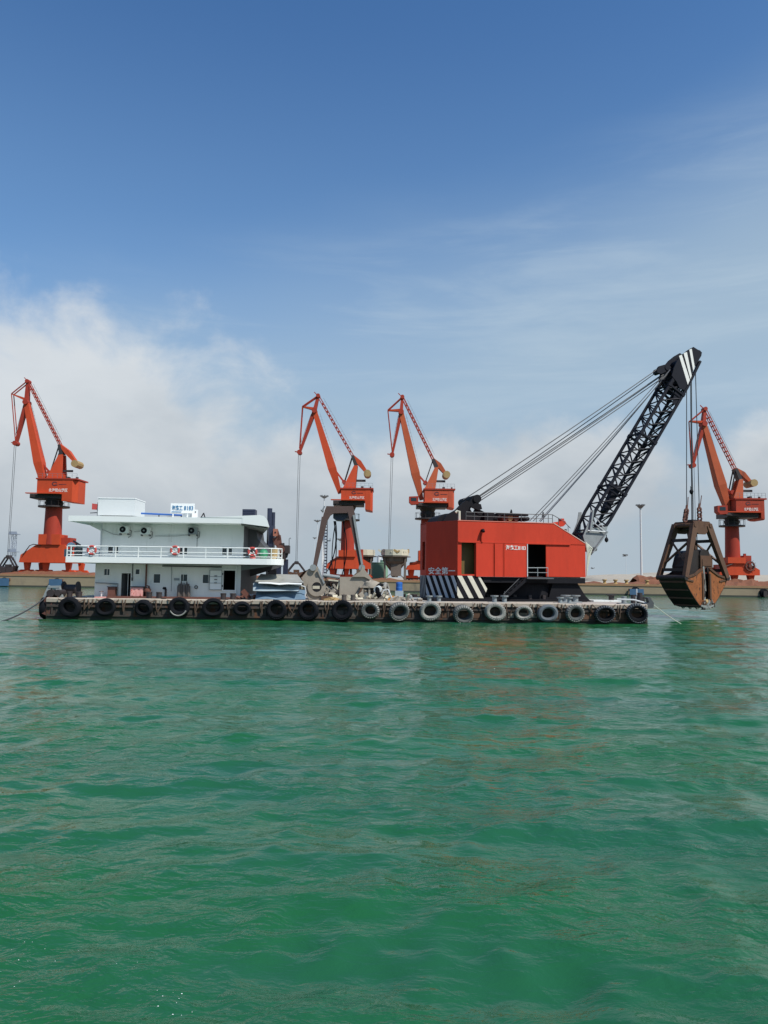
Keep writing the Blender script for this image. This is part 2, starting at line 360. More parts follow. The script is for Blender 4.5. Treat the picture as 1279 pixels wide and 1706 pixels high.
# ------------------------------------------------------------------ water
def make_water():
    def axis(s0, g, lim, far, gf):
        a = [0.0]
        while a[-1] < lim: a.append(a[-1] + s0 + g * a[-1])
        while a[-1] < far: a.append(a[-1] * (1 + gf))
        return a
    xa = axis(0.05, 0.0062, 55, 4000, 0.12); xs = np.array([-t for t in reversed(xa[1:])] + xa)
    yf = axis(0.045, 0.0045, 75, 6000, 0.10); yb = axis(0.3, 0.05, 20, 900, 0.3)
    ys = np.array([-t for t in reversed(yb[1:])] + yf)
    dx = np.gradient(xs); dy = np.gradient(ys)
    X, Y = np.meshgrid(xs, ys); ST = np.maximum(*np.meshgrid(dx, dy))
    Z = np.zeros_like(X); DX = np.zeros_like(X); DY = np.zeros_like(X)
    rs = np.random.RandomState(11)
    n = 96
    lam = np.exp(np.linspace(np.log(0.22), np.log(7.0), n)) * rs.uniform(0.95, 1.05, n)
    ang = R(-98) + rs.normal(0, 1, n) * R(34) * np.where(lam < 1.2, 1.45, 0.95)
    steep = 0.0165 * np.where(lam > 2.2, 0.75 * (2.2 / lam) ** 0.5, 1.0) * np.where((lam > 0.2) & (lam < 1.1), 1.3, 0.85)
    for L, a, st in zip(lam, ang, steep):
        k = 2 * math.pi / L; A = st * rs.uniform(0.5, 1.5) / k * 1.3
        att = np.clip((L / ST - 2.1) / 2.4, 0, 1)
        if not att.any(): continue
        ph = k * (math.cos(a) * X + math.sin(a) * Y) + rs.uniform(0, 6.28)
        Z += A * att * np.cos(ph); DX -= 0.9 * A * att * math.cos(a) * np.sin(ph); DY -= 0.9 * A * att * math.sin(a) * np.sin(ph)
    # small waves come in patches
    V = np.stack([X + DX, Y + DY, Z], -1).reshape(-1, 3)
    ny, nx = X.shape
    idx = np.arange(ny * nx).reshape(ny, nx)
    F = np.stack([idx[:-1, :-1], idx[:-1, 1:], idx[1:, 1:], idx[1:, :-1]], -1).reshape(-1, 4)
    me = bpy.data.meshes.new('sea')
    me.vertices.add(len(V)); me.vertices.foreach_set('co', V.astype(np.float32).ravel())
    me.loops.add(F.size); me.loops.foreach_set('vertex_index', F.ravel().astype(np.int32))
    me.polygons.add(len(F)); me.polygons.foreach_set('loop_start', np.arange(0, F.size, 4, dtype=np.int32))
    me.polygons.foreach_set('use_smooth', np.ones(len(F), bool))
    me.update(calc_edges=True)
    m = bpy.data.materials.new('green_sea_water'); m.use_nodes = True
    t = NT(m.node_tree); b = t.n['Principled BSDF']
    tc = t.node('ShaderNodeTexCoord').outputs['Object']
    big = t.noise(t.map(tc, (0.06, 0.16, 1)), 1.0, 4, 0.55)
    col = t.mix(t.step(big, 0.35, 0.68), rgb(0.012, 0.098, 0.031), rgb(0.015, 0.090, 0.046))
    t.l.new(col, b.inputs['Base Color'])
    b.inputs['Roughness'].default_value = 0.07; b.inputs['IOR'].default_value = 1.333; b.inputs['Specular IOR Level'].default_value = 0.31
    patch = t.step(t.noise(t.map(tc, (0.22, 0.55, 1), (0, 0, R(12))), 1.0, 4, 0.6), 0.36, 0.66, 0.22, 1.0)
    r1 = t.noise(t.map(tc, (3.2, 5.5, 1), (0, 0, R(14))), 1.0, 4, 0.52, 0.5)
    r2 = t.noise(t.map(tc, (10.0, 15.0, 1), (0, 0, R(-20))), 1.0, 2, 0.5, 0.4)
    h = t.m('MULTIPLY', patch, t.m('ADD', t.m('MULTIPLY', r1, 0.062), t.m('MULTIPLY', r2, 0.011)))
    bn = t.node('ShaderNodeBump'); bn.inputs['Strength'].default_value = 1.0; bn.inputs['Distance'].default_value = 1.0
    t.l.new(h, bn.inputs['Height']); t.l.new(bn.outputs[0], b.inputs['Normal'])
    me.materials.append(m)
    o = bpy.data.objects.new('sea_water', me); COL.objects.link(o)
    props(o, kind='structure')
    # a few flecks of foam riding on the surface
    fr = random.Random(31); mb = MB(); VX = V.reshape(ny, nx, 3)
    def fleck(px, py, spread, n, rad):
        d = ray(px, py); tt = -CAMH / d.z; cx_, cy_ = d.x * tt, d.y * tt
        for _ in range((n + 1) // 2 + 1 if rad < .02 else n):
            x, y = cx_ + fr.gauss(0, spread), cy_ + fr.gauss(0, spread * 1.6)
            i, jj = int(np.searchsorted(ys, y)), int(np.searchsorted(xs, x)); p = VX[i, jj]; q = rad * fr.uniform(.15, .5); a0 = fr.uniform(0, 6)
            ring = [(p[0] + q * fr.uniform(.6, 1.2) * math.cos(a0 + k), p[1] + q * fr.uniform(.6, 1.2) * math.sin(a0 + k), p[2] + .004) for k in (0, 1.2, 2.5, 3.8, 5.1)]
            b0 = len(mb.v); mb.v += ring + [(p[0], p[1], p[2] + .004 + q * .45)]
            mb.f += [(b0 + k, b0 + (k + 1) % 5, b0 + 5) for k in range(5)]
    for a in ((45, 1603, .10, 9, .013), (10, 1603, .05, 4, .010), (20, 1600, .04, 3, .008), (120, 1598, .05, 4, .008), (203, 1624, .04, 3, .010), (262, 1692, .05, 6, .012), (290, 1668, .05, 8, .012), (294, 1690, .05, 6, .010), (17, 1658, .03, 2, .009), (342, 1101, .03, 2, .05), (15, 1106, .05, 2, .04), (823, 1116, .03, 1, .05), (1070, 1046, .4, 5, .05), (870, 1037, .5, 4, .05)):
        fleck(*a)
    single('foam_flecks', None, None, WF, (0, 0, 0), mb, m_foam, kind='stuff')
make_water()

def quay_z(x): return 2.60 - (x + 75) / 145.0 * 0.55
def quay_y(x): return 160.0 - (x + 80) / 150.0 * 18.0

# ------------------------------------------------------------------ lettering
def letters(text, size, fr_pt, ex, ez, depth=0.01):
    """flat solid letters standing on the line through fr_pt along ex"""
    cu = bpy.data.curves.new('lettering', 'FONT'); cu.body = text; cu.size = size; cu.extrude = depth / 2
    cu.offset = size * 0.012; cu.resolution_u = 2
    ob = bpy.data.objects.new('tmp', cu); COL.objects.link(ob)
    dg = bpy.context.evaluated_depsgraph_get(); dg.update()
    me = bpy.data.meshes.new_from_object(ob.evaluated_get(dg))
    bpy.data.objects.remove(ob)
    ex = Vector(ex); ez = Vector(ez); en = ex.cross(ez); p = Vector(fr_pt)
    mb = MB()
    mb.v = [tuple(p + ex * v.co.x + ez * v.co.y + en * v.co.z) for v in me.vertices]
    mb.f = [tuple(f.vertices) for f in me.polygons]
    width = max((v.co.x for v in me.vertices), default=1.0)
    bpy.data.meshes.remove(me)
    mb.width = width
    return mb
def fit_letters(text, h, width, pt, ex, ez, depth=0.01):
    mb = letters(text, h, (0, 0, 0), (1, 0, 0), (0, 0, 1), depth)
    k = width / mb.width; ex = Vector(ex); ez = Vector(ez); en = ex.cross(ez); p = Vector(pt)
    mb.v = [tuple(p + ex * (x * k) + ez * z - en * y) for x, y, z in mb.v]
    return mb

# ------------------------------------------------------------------ quay and land
def build_land():
    xs = np.linspace(-260, 260, 53)
    mb = MB(); cap = MB(); tide = MB()
    for a, b in zip(xs[:-1], xs[1:]):
        ya, yb, za, zb = quay_y(a), quay_y(b), quay_z(a), quay_z(b)
        mb.quad((a, ya, 0.3), (b, yb, 0.3), (b, yb, zb - 0.4), (a, ya, za - 0.4))
        tide.quad((a, ya - 0.05, -1.5), (b, yb - 0.05, -1.5), (b, yb - 0.05, 0.3), (a, ya - 0.05, 0.3))
        tide.quad((a, ya - 0.05, 0.3), (b, yb - 0.05, 0.3), (b, yb + 0.1, 0.3), (a, ya + 0.1, 0.3))
        cap.quad((a, ya - 0.10, za - 0.4), (b, yb - 0.10, zb - 0.4), (b, yb - 0.10, zb), (a, ya - 0.10, za))
        cap.quad((a, ya + 0.1, za - 0.4), (b, yb + 0.1, zb - 0.4), (b, yb - 0.10, zb - 0.4), (a, ya - 0.10, za - 0.4))
        cap.quad((a, ya - 0.10, za), (b, yb - 0.10, zb), (b, yb + 30, zb), (a, ya + 30, za))
    q = single('quay_wall', None, None, WF, (0, 0, 0), mb, m_quay, kind='structure')
    mkp = mkobj('quay_edge', cap, m_quaycap, (0, 0, 0), False); mkp.parent = q
    mkt = mkobj('tide_band', tide, m_tide, (0, 0, 0), False); mkt.parent = q
    # land sheet behind, gently uneven, to the horizon
    rs = random.Random(3)
    g = MB(); ys = [0, 10, 25, 45, 75, 120, 200, 400, 900, 2500, 9000]
    xx = [-9000, -3000, -1200, -500, -260] + list(np.linspace(-200, 200, 41)) + [260, 500, 1200, 3000, 9000]
    def hz(x, d):
        if d < 28: return quay_z(max(-260, min(260, x))) - 0.05
        return 2.3 + 0.5 * math.sin(x * 0.03 + d) * min(1, d / 200)
    for i in range(len(xx) - 1):
        for j in range(len(ys) - 1):
            c = [(xx[i], ys[j]), (xx[i + 1], ys[j]), (xx[i + 1], ys[j + 1]), (xx[i], ys[j + 1])]
            g.quad(*[(x, quay_y(max(-260, min(260, x))) + 12 + d, hz(x, d)) for x, d in c])
    single('ground', None, None, WF, (0, 0, 0), g, m_sand, kind='structure')
    # sand hills behind the quay
    def hill(name, x0, x1, y0, y1, H, seed, mm):
        r = np.random.RandomState(seed); mb = MB(); nx, ny = 70, 18
        ph = r.uniform(0, 6.28, 8); fr_ = r.uniform(1.2, 9, 8)
        P_ = []
        for j in range(ny + 1):
            for i in range(nx + 1):
                u, v = i / nx, j / ny
                hgt = (math.sin(math.pi * u) ** 0.35) * (math.sin(math.pi * v) ** 0.8)
                rough = sum(math.sin(fr_[k] * 6 * u + ph[k] + 3 * v) / fr_[k] for k in range(8)) * 0.22
                P_.append((x0 + (x1 - x0) * u, y0 + (y1 - y0) * v, 2.0 + H * hgt * (0.72 + rough * 0.4)))
        mb.v = P_
        for j in range(ny):
            for i in range(nx): a = j * (nx + 1) + i; mb.f.append((a, a + 1, a + nx + 2, a + nx + 1))
        single(name, None, None, WF, (0, 0, 0), mb, mm, kind='structure', smooth=True)
    hill('sand_hill', 68, 158, 225, 330, 5.2, 4, m_sand)
    hill('sand_hill.001', 118, 260, 260, 420, 5.0, 9, m_sand)
    hill('sand_hill.002', -220, -88, 200, 260, 3.2, 5, m_rustp)
    # spilled ore along the quay edge
    r = random.Random(5)
    def ridge(name, x0, x1, hmax, wdt, dy, seed, mm):
        rr = random.Random(seed); mb = MB(); n = int((x1 - x0) / 0.8); rows = 5; hs = 0.5
        P_ = []
        for i in range(n + 1):
            x = x0 + (x1 - x0) * i / n; hs = min(1, max(0.12, hs + rr.uniform(-0.25, 0.25)))
            for j in range(rows):
                t = j / (rows - 1)
                P_.append((x + rr.uniform(-.2, .2), quay_y(x) + dy + wdt * t + rr.uniform(-.2, .2), quay_z(x) - 0.03 + hmax * hs * math.sin(math.pi * t) * rr.uniform(0.7, 1.15)))
        mb.v = P_
        for i in range(n):
            for j in range(rows - 1): a = i * rows + j; mb.f.append((a, a + rows, a + rows + 1, a + 1))
        single(name, None, None, WF, (0, 0, 0), mb, mm, kind='stuff')
    ridge('ore_spill', 36, 84, 1.0, 5, 1.2, 1, m_ore)
    ridge('ore_spill.001', 49, 76, 1.7, 6, 4.0, 2, m_ore)
    ridge('ore_spill.002', -84, -52, 0.8, 5, 2.0, 3, m_ore)
    ridge('ore_spill.003', -2, 12, 0.7, 4, 1.0, 4, m_ore)
    ridge('ore_spill.004', -28, -6, 0.9, 4, 1.0, 6, m_ore)
build_land()

# quay fenders and quay-edge bollards
def quay_fender(px, label, wdt=2.6, mm=None):
    Y = 150 if px > 600 else 159; x = W(px, 970, Y).x; y = quay_y(x); z = quay_z(x)
    t = Thing('quay_fender', label, 'fender', WF, (x, y - 0.5, 0), 'fender panels hung on the quay wall')
    t.part('face_panel', MB().box(x - wdt / 2, x + wdt / 2, y - 0.9, y - 0.65, 0.15, z - 0.9), mm or m_fender)
    t.part('rubber_buffer', MB().lathe((x, y - 0.65, z / 2 - 0.2), (0, 1, 0), [(0.7, 0), (0.5, 0.3), (0.8, 0.6)], 12), m_tyre)
    for q in (x - wdt / 2, x + wdt / 2 - 0.3): t.part('bracket', MB().box(q, q + 0.3, y - 0.66, y - 0.02, z - 1.3, z - 0.9), m_rustp)
quay_fender(4, 'blue fender panel on the quay wall at the far left edge')
quay_fender(97, 'blue fender panel on the quay wall below the leftmost portal crane')
quay_fender(1043, 'bright blue fender panel on the quay wall right of the red crane house')
quay_fender(1237, 'narrow dark green fender on the quay wall under the rightmost portal crane', 0.7, m_grime)
def quay_bollard(px, label):
    Y = 150; x = W(px, 970, Y).x; y = quay_y(x) + 0.6; z = quay_z(x)
    single('quay_bollard', label, 'bollard', WF, (x, y, z), MB().lathe((x, y, z), (0, 0, 1), [(0.5, 0), (0.28, 0.1), (0.26, 0.5), (0.45, 0.62), (0.4, 0.8)], 12), m_cw, 'mooring bollards on the quay edge', smooth=True)
for px, lb in ((997, 'pale bollard on quay edge just right of the red crane house'), (1014, 'pale bollard on quay edge left of the bright blue fender'), (1031, 'pale bollard on quay edge just above the bright blue fender'), (1063, 'pale bollard on quay edge left of the foot of the white light mast'), (1085, 'pale bollard on quay edge between light mast and hanging grab')):
    quay_bollard(px, lb)

# ------------------------------------------------------------------ portal cranes on the quay
def portal_crane(Y, base_px, J, label, txt_label=None, cyl_end=True, cab=False, seed=0, logo=True, grab=None, jm=None, hm=None):
    k = Y / FPX                                            # metres per photograph pixel at this distance
    g = lambda px, py: (lambda p: (p.x, p.z))(W(px, py, Y))
    bx, _ = g(*base_px); gz = quay_z(bx)
    t = Thing('portal_crane', label, 'crane', WF, (bx, Y, gz), 'orange portal cranes on the quay')
    p3 = lambda q, dy=0.0: (q[0], Y + dy, q[1])
    j = {n: g(*v) for n, v in J.items()}
    O_, D_ = m_orange, m_orange_dk; jm = jm or m_orange; hm = hm or m_orange
    # gantry base
    hx0, hx1, hz0, hz1 = j['house0'][0], j['house1'][0], j['house0'][1], j['house1'][1]
    cw = (j['col1'][0] - j['col0'][0]) / 2; cx = (j['col0'][0] + j['col1'][0]) / 2
    cx0 = g((J['base0'][0] + J['base1'][0]) / 2, J['base1'][1])[0]
    zt, zb = j['base0'][1], max(j['base1'][1], gz + 2.0)
    wl, wr = j['base0'][0], j['base1'][0]
    pts = [(wl, zb), (wr, zb), (wr, zb + (zt - zb) * 0.45), (cx + cw * 1.9, zt), (cx - cw * 1.6, zt), (wl + 0.3, zb + (zt - zb) * 0.42)]
    t.part('gantry_beam', MB().prism([(x, Y - 1.4, z) for x, z in pts], (0, 2.8, 0)), O_)
    t.part('gantry_beam', MB().prism([(wl + 1, Y + 6.2, zb), (wr - 1, Y + 6.2, zb), (wr - 1, Y + 6.2, zb + 1.6), (wl + 1, Y + 6.2, zb + 1.6)], (0, 1.6, 0)).box(cx - 1.2, cx + 1.2, Y + 1.4, Y + 6.2, zb + 0.2, zt - 0.2), O_)
    t.part('base_box', MB().box(cx - cw * 1.35, cx + cw * 1.35, Y - 1.75, Y + 2.4, zt - 0.03, zt + (j['col1'][1] - zt) * 0.9), O_)
    t.part('electrical_house', MB().box(cx + cw * 1.36, cx + cw * 2.5, Y - 1.0, Y + 2.2, zt - 1.5, zt + 1.5).box(cx + cw * 1.6, cx + cw * 1.9, Y - 0.5, Y, zt + 1.5, zt + 1.9), D_)
    for lx in (wl + 1.2, (wl + wr) / 2 - 0.4, wr - 1.2):
        for ly in (Y, Y + 7.0):
            if lx == (wl + wr) / 2 - 0.4 and ly > Y: continue
            lg = t.part('leg', MB().beam((lx, ly, zb + 0.01), (lx, ly, gz + 0.8), 1.1, 1.2, 0.8, 0.8), O_)
            t.part('bogie', MB().prism([(lx - 1.7, ly - 0.4, gz + 0.45), (lx + 1.7, ly - 0.4, gz + 0.45), (lx + 1.2, ly - 0.4, gz + 1.0), (lx - 1.2, ly - 0.4, gz + 1.0)], (0, 0.8, 0)), O_, parent=lg)
            for wx in (-1.2, -0.4, 0.4, 1.2):
                t.part('wheel', MB().tube((lx + wx, ly - 0.25, gz + 0.36), (lx + wx, ly + 0.25, gz + 0.36), 0.34, n=10), m_grime, parent=lg)
    t.part('access_ladder', MB().path([(wl + 0.8, Y - 1.6, zb + 1.5), (wl + 2.2, Y - 1.6, zt - 0.3), (wl + 3.0, Y - 1.6, zt), (cx - cw, Y - 1.6, zt - 0.2)], 0.1, 5), m_grime)
    # column and platform
    ztop = j['col0'][1]
    t.part('column', MB().tube((cx, Y, zt), (cx + (j['col0'][0] + 0) * 0, Y, ztop), cw * 1.12, cw, 20), D_, smooth=True)
    t.part('service_platform', MB().lathe((cx, Y, ztop - 0.2), (0, 0, 1), [(cw * 1.9, 0), (cw * 1.9, 0.28), (cw * 0.9, 0.3)], 24), m_grime)
    pr = MB()
    for a in range(14):
        an = a * 2 * math.pi / 14; an2 = (a + 1) * 2 * math.pi / 14; r_ = cw * 1.85
        A = Vector((cx + r_ * math.cos(an), Y + r_ * math.sin(an), ztop + 0.1)); B = Vector((cx + r_ * math.cos(an2), Y + r_ * math.sin(an2), ztop + 0.1))
        pr.tube(A, A + Vector((0, 0, 1.1)), 0.035, n=4); pr.tube(A + Vector((0, 0, 1.1)), B + Vector((0, 0, 1.1)), 0.035, n=4)
    t.part('platform_railing', pr, m_grime)
    t.part('slewing_ring', MB().lathe((cx, Y, ztop + 0.08), (0, 0, 1), [(cw * 0.95, 0), (cw * 1.15, (hz0 - ztop) * 0.3), (cw * 1.0, (hz0 - ztop) * 0.45), (cw * 1.6, (hz0 - ztop) * 0.95 - 0.1)], 20), m_grime)
    # machinery house with its hanging rear lobe
    D = 2.9; z0, z1 = hz0, hz1
    lob0 = j['lobe'][0]; lz = j['lobe'][1]
    hb = MB().box(hx0, lob0 - 0.001, Y - D, Y + D, z0, z1)
    house = t.part('machinery_house', hb, hm)
    t.part('rear_counterweight', MB().prism([(lob0, Y - D - 0.02, lz + 0.2), (lob0 + (hx1 - lob0) * 0.7, Y - D - 0.02, lz), (hx1, Y - D + 1.0, lz - 0.1), (hx1, Y + D - 1.0, lz - 0.1), (lob0 + (hx1 - lob0) * 0.7, Y + D, lz), (lob0, Y + D, lz + 0.2)], (0, 0, z1 - lz - 0.05)), hm)
    t.part('roof_slab', MB().box(hx0 - 0.25, hx1 + 0.15, Y - D - 0.15, Y + D + 0.15, z1 + 0.001, z1 + 0.28), D_)
    t.part('under_frame', MB().box(hx0 - 1.6, lob0 - 0.3, Y - D + 0.4, Y + D - 0.4, z0 - 0.9, z0 - 0.002), m_grime)
    t.part('walkway', MB().box(hx0 - 2.0, lob0 - 0.1, Y - D - 0.9, Y - D - 0.02, z0 - 0.02, z0 + 0.16), O_)
    tx = hx0 + (hx1 - hx0) * (0.30 if hx1 - hx0 > 6.5 else 0.26)
    tw = min((hx1 - hx0) * 0.52, 5.2) * 0.92
    t.part('lettering', fit_letters('北海铁山港区', 0.25 * (z1 - z0), tw, (tx, Y - D - 0.03, z0 + (z1 - z0) * .17), (1, 0, 0), (0, 0, 1), 0.04), m_lwhite, parent=house)
    lg = MB()
    hh_ = (z1 - z0); c0 = (tx + tw * 0.30, z0 + hh_ * .70); n = 16
    for i in range(n):
        a0 = R(20 + i * 290 / n); a1 = R(20 + (i + 1) * 290 / n); r0_, r1_ = 0.19 * hh_, 0.11 * hh_
        lg.quad(*[(c0[0] + rr * math.cos(a), Y - D - 0.03, c0[1] + rr * 0.8 * math.sin(a)) for rr, a in ((r0_, a0), (r0_, a1), (r1_, a1), (r1_, a0))])
    lg.box(c0[0] + 0.02, c0[0] + 0.2 * hh_, Y - D - 0.035, Y - D - 0.005, c0[1] - 0.11 * hh_, c0[1] - 0.04 * hh_)
    lg.box(c0[0] + 0.28 * hh_, c0[0] + 0.8 * hh_, Y - D - 0.035, Y - D - 0.005, c0[1] - 0.06 * hh_, c0[1] - 0.02 * hh_)
    t.part('logo', lg, m_ldark, parent=house)
    t.part('roof_unit', MB().box(hx0 + (hx1 - hx0) * 0.62, hx0 + (hx1 - hx0) * 0.70, Y - 1, Y, z1 + 0.28, z1 + 0.85), m_grime)
    t.part('roof_unit', MB().box(hx0 + (hx1 - hx0) * 0.9, hx0 + (hx1 - hx0) * 0.95, Y - 1.5, Y - 1, z1 + 0.28, z1 + 0.75), m_grime)
    if cab:
        c = j['cab']; cb = MB().prism([(c[0], Y - D - 1.9, c[1] + 0.5), (c[0] + 0.5, Y - D - 1.9, c[1]), (c[0] + 1.9, Y - D - 1.9, c[1] + 0.1), (c[0] + 1.9, Y - D - 1.9, c[1] + 1.75), (c[0], Y - D - 1.9, c[1] + 1.65)], (0, 1.7, 0))
        cbo = t.part('operator_cab', cb, m_orange_dk)
        t.part('cab_window', MB().box(c[0] + 0.4, c[0] + 1.5, Y - D - 1.94, Y - D - 1.9, c[1] + 0.75, c[1] + 1.4), m_glass, parent=cbo)
        t.part('cab_bracket', MB().beam((c[0] + 1.7, Y - D - 1, c[1] + 0.2), (hx0 + 0.6, Y - D + 0.6, z0 - 0.5), 0.7, 0.5), m_grime)
    # jib: tapered box girder
    Jh, Jf = Vector(p3(j['J'])), Vector(p3(j['foot']))
    mid = Jf.lerp(Jh, 0.30)
    wj = 2.05 * k * 6.0
    t.part('main_jib', MB().beam(Jf, mid, 1.3, wj * 0.50, 2.2, wj * 1.12).beam(mid, Jh, 2.2, wj * 1.12, 1.3, wj * 0.62), jm)
    # fly jib with the rope nose
    T, N, O = Vector(p3(j['T'])), Vector(p3(j['N'])), Vector(p3(j['O']))
    t.part('fly_jib', MB().beam(T, Jh, 0.9, 4.2 * k, 1.3, 6 * k).beam(Jh, N, 1.3, 6 * k, 0.8, 3.6 * k), D_)
    t.part('jib_head_sheave', MB().tube(Jh + Vector((0, -1.0, 0)), Jh + Vector((0, 1.0, 0)), 4.5 * k, n=14), D_)
    t.part('nose_sheave', MB().tube(N + Vector((0, -0.8, 0.0)), N + Vector((0, 0.8, 0)), 4.0 * k, n=14).beam(N + Vector((-8 * k, 0, 1.6 * k)), N + Vector((0, 0, 0.5 * k)), 0.5, 0.15), D_)
    t.part('tail_sheave', MB().tube(T + Vector((0, -0.7, 0)), T + Vector((0, 0.7, 0)), 3.4 * k, n=14).beam(T, T + Vector((-7 * k, 0, 7 * k)), 0.15, 0.15), D_)
    Jo = Jh.lerp(T, 0.12)
    t.part('strut', MB().beam(O, Jo, 0.8, 1.6 * k, 1.2, 4.6 * k), O_)
    for s_ in (-0.5, 0.5):
        dv = Vector((0, s_, 0))
        t.part('stay_rod', MB().tube(T + dv, O + dv, 0.13, n=6).tube(O + dv, N + Vector((0, s_, 6 * k)), 0.11, n=6), D_)
    # rungs behind the fly jib
    ld = MB(); a_ = Jh.lerp(N, 0.08) + Vector((-3.5 * k, -0.4, 0)); b_ = Jh.lerp(N, 0.85) + Vector((-3.5 * k, -0.4, 0))
    ld.tube(a_, b_, 0.045, n=4)
    for i in range(9): q = a_.lerp(b_, i / 8); ld.tube(q, q + Vector((3 * k, 0, 0)), 0.04, n=4)
    t.part('ladder', ld, m_wire2)
    # lattice tie between the fly jib tail and the A-frame
    Fp = Vector(p3(j['F'])); d = (Fp - T).normalized(); nrm = d.cross(Vector((0, 1, 0))); hw = 1.55 * k
    tb = MB()
    for s_ in (-0.45, 0.45):
        tb.beam(T + Vector((0, s_, 0)) + nrm * hw, Fp + Vector((0, s_, 0)) + nrm * hw, 0.12, 0.14); tb.beam(T + Vector((0, s_, 0)) - nrm * hw, Fp + Vector((0, s_, 0)) - nrm * hw, 0.12, 0.14)
    tie = t.part('tie_bar', tb, D_)
    L = (Fp - T).length; n = int(L / (7.6 * k))
    for i in range(2, n):
        q = T.lerp(Fp, i / n)
        t.part('tie_batten', MB().beam(q - nrm * (hw - 0.08), q + nrm * (hw - 0.08), 1.0, 0.26, side=(0, 1, 0)), D_, parent=tie)
    off = nrm * (hw + 0.55) * (1 if nrm.x > 0 else -1)
    hr = MB(); hr.tube(T.lerp(Fp, .06) + off, T.lerp(Fp, .95) + off, 0.03, n=4)
    for i in range(1, 16): q = T.lerp(Fp, .06 + .89 * i / 16); hr.tube(q, q + off, 0.022, n=4)
    t.part('tie_handrail', hr, m_wire2, parent=tie)
    off = (Vector((1, 0, 0.28)).normalized()) * (wj * .42 + 0.5)
    hr = MB(); hr.tube(mid.lerp(Jh, .1) + off, mid.lerp(Jh, .95) + off * .8, 0.03, n=4)
    for i in range(1, 14): q = mid.lerp(Jh, .1 + .85 * i / 14); hr.tube(q, q + off * .95, 0.022, n=4)
    t.part('jib_handrail', hr, m_wire2)
    hr = MB()
    for i in range(9):
        x = hx0 + (hx1 - hx0) * i / 8; hr.tube((x, Y - D, z1 + .28), (x, Y - D, z1 + 1.25), 0.03, n=4)
    hr.tube((hx0, Y - D, z1 + 1.25), (hx1, Y - D, z1 + 1.25), 0.03, n=4).tube((hx0, Y - D, z1 + .8), (hx1, Y - D, z1 + .8), 0.02, n=4)
    t.part('roof_railing', hr, m_wire2)
    # A-frame tower, luffing rod, counterweight lever
    tt, tb0, tb1 = j['tower'], j['tw0'], j['tw1']
    t.part('tower', MB().prism([(tb0[0], Y - 1.5, z1 + 0.28), (tb1[0], Y - 1.5, z1 + 0.28), (tt[0] + 4 * k, Y - 1.0, tt[1]), (tt[0] - 2.5 * k, Y - 1.0, tt[1] - 1 * k)], (0, 0.5, 0))
           .prism([(tb0[0], Y + 1.0, z1 + 0.28), (tb1[0], Y + 1.0, z1 + 0.28), (tt[0] + 4 * k, Y + 0.6, tt[1]), (tt[0] - 2.5 * k, Y + 0.6, tt[1] - 1 * k)], (0, 0.5, 0))
           .box(tb0[0] + 0.4, tb1[0] - 0.3, Y - 1.0, Y + 1.0, z1 + 0.3, z1 + 1.2), jm)
    rod0 = Vector((tb0[0] + 2 * k, Y, z1 + 14 * k))
    t.part('luffing_rod', MB().beam(rod0, Jf.lerp(Jh, 0.32) + Vector((1.5 * k, 0, 0)), 0.35, 0.35).tube(rod0 + Vector((0, -0.8, 0)), rod0 + Vector((0, 0.8, 0)), 0.45, n=10), D_)
    t.part('front_stay', MB().beam(rod0, Fp + Vector((0, -0.6, -1.5 * k)), 0.2, 0.2).beam(rod0 + Vector((0, 1.2, 0)), Fp + Vector((0, 0.6, -1.5 * k)), 0.2, 0.2), m_grime)
    C = Vector(p3(j['C']))
    t.part('counterweight_lever', MB().beam(Fp, Fp.lerp(C, 0.45) + Vector((0, 0, 1.5 * k)), 1.4, 3 * k, 1.6, 8 * k).beam(Fp.lerp(C, 0.45) + Vector((0, 0, 1.5 * k)), C, 1.6, 8 * k, 1.2, 4 * k), jm)
    t.part('tower_head', MB().beam(Fp + Vector((0, 0, -0.5 * k)), Vector((tt[0] + 1 * k, Y, tt[1])), 1.6, 4.5 * k, 1.6, 6 * k), m_grime)
    t.part('counterweight', MB().tube(C + Vector((0, -1.6, -1.0 * k)), C + Vector((0, 1.6, -1.0 * k)), 6.2 * k, n=10), m_cw)
    t.part('rear_boom_rest', MB().beam((tb1[0] + 1 * k, Y - 1, z1 + 16 * k), (tb1[0] + 17 * k, Y - 1, z1 + 16 * k), 0.3, 0.45), m_grime)
    # hoist ropes
    gr = g(*grab)
    rp = MB()
    for s_ in (-1.6 * k, 1.4 * k):
        rp.tube(N + Vector((s_, -0.4, -2 * k)), Vector((gr[0] + s_ * 0.7, Y - 0.4, gr[1])), 0.045, n=5)
    t.part('hoist_rope', rp, m_wire)
    return t, k, Vector((gr[0], Y, gr[1])), gz

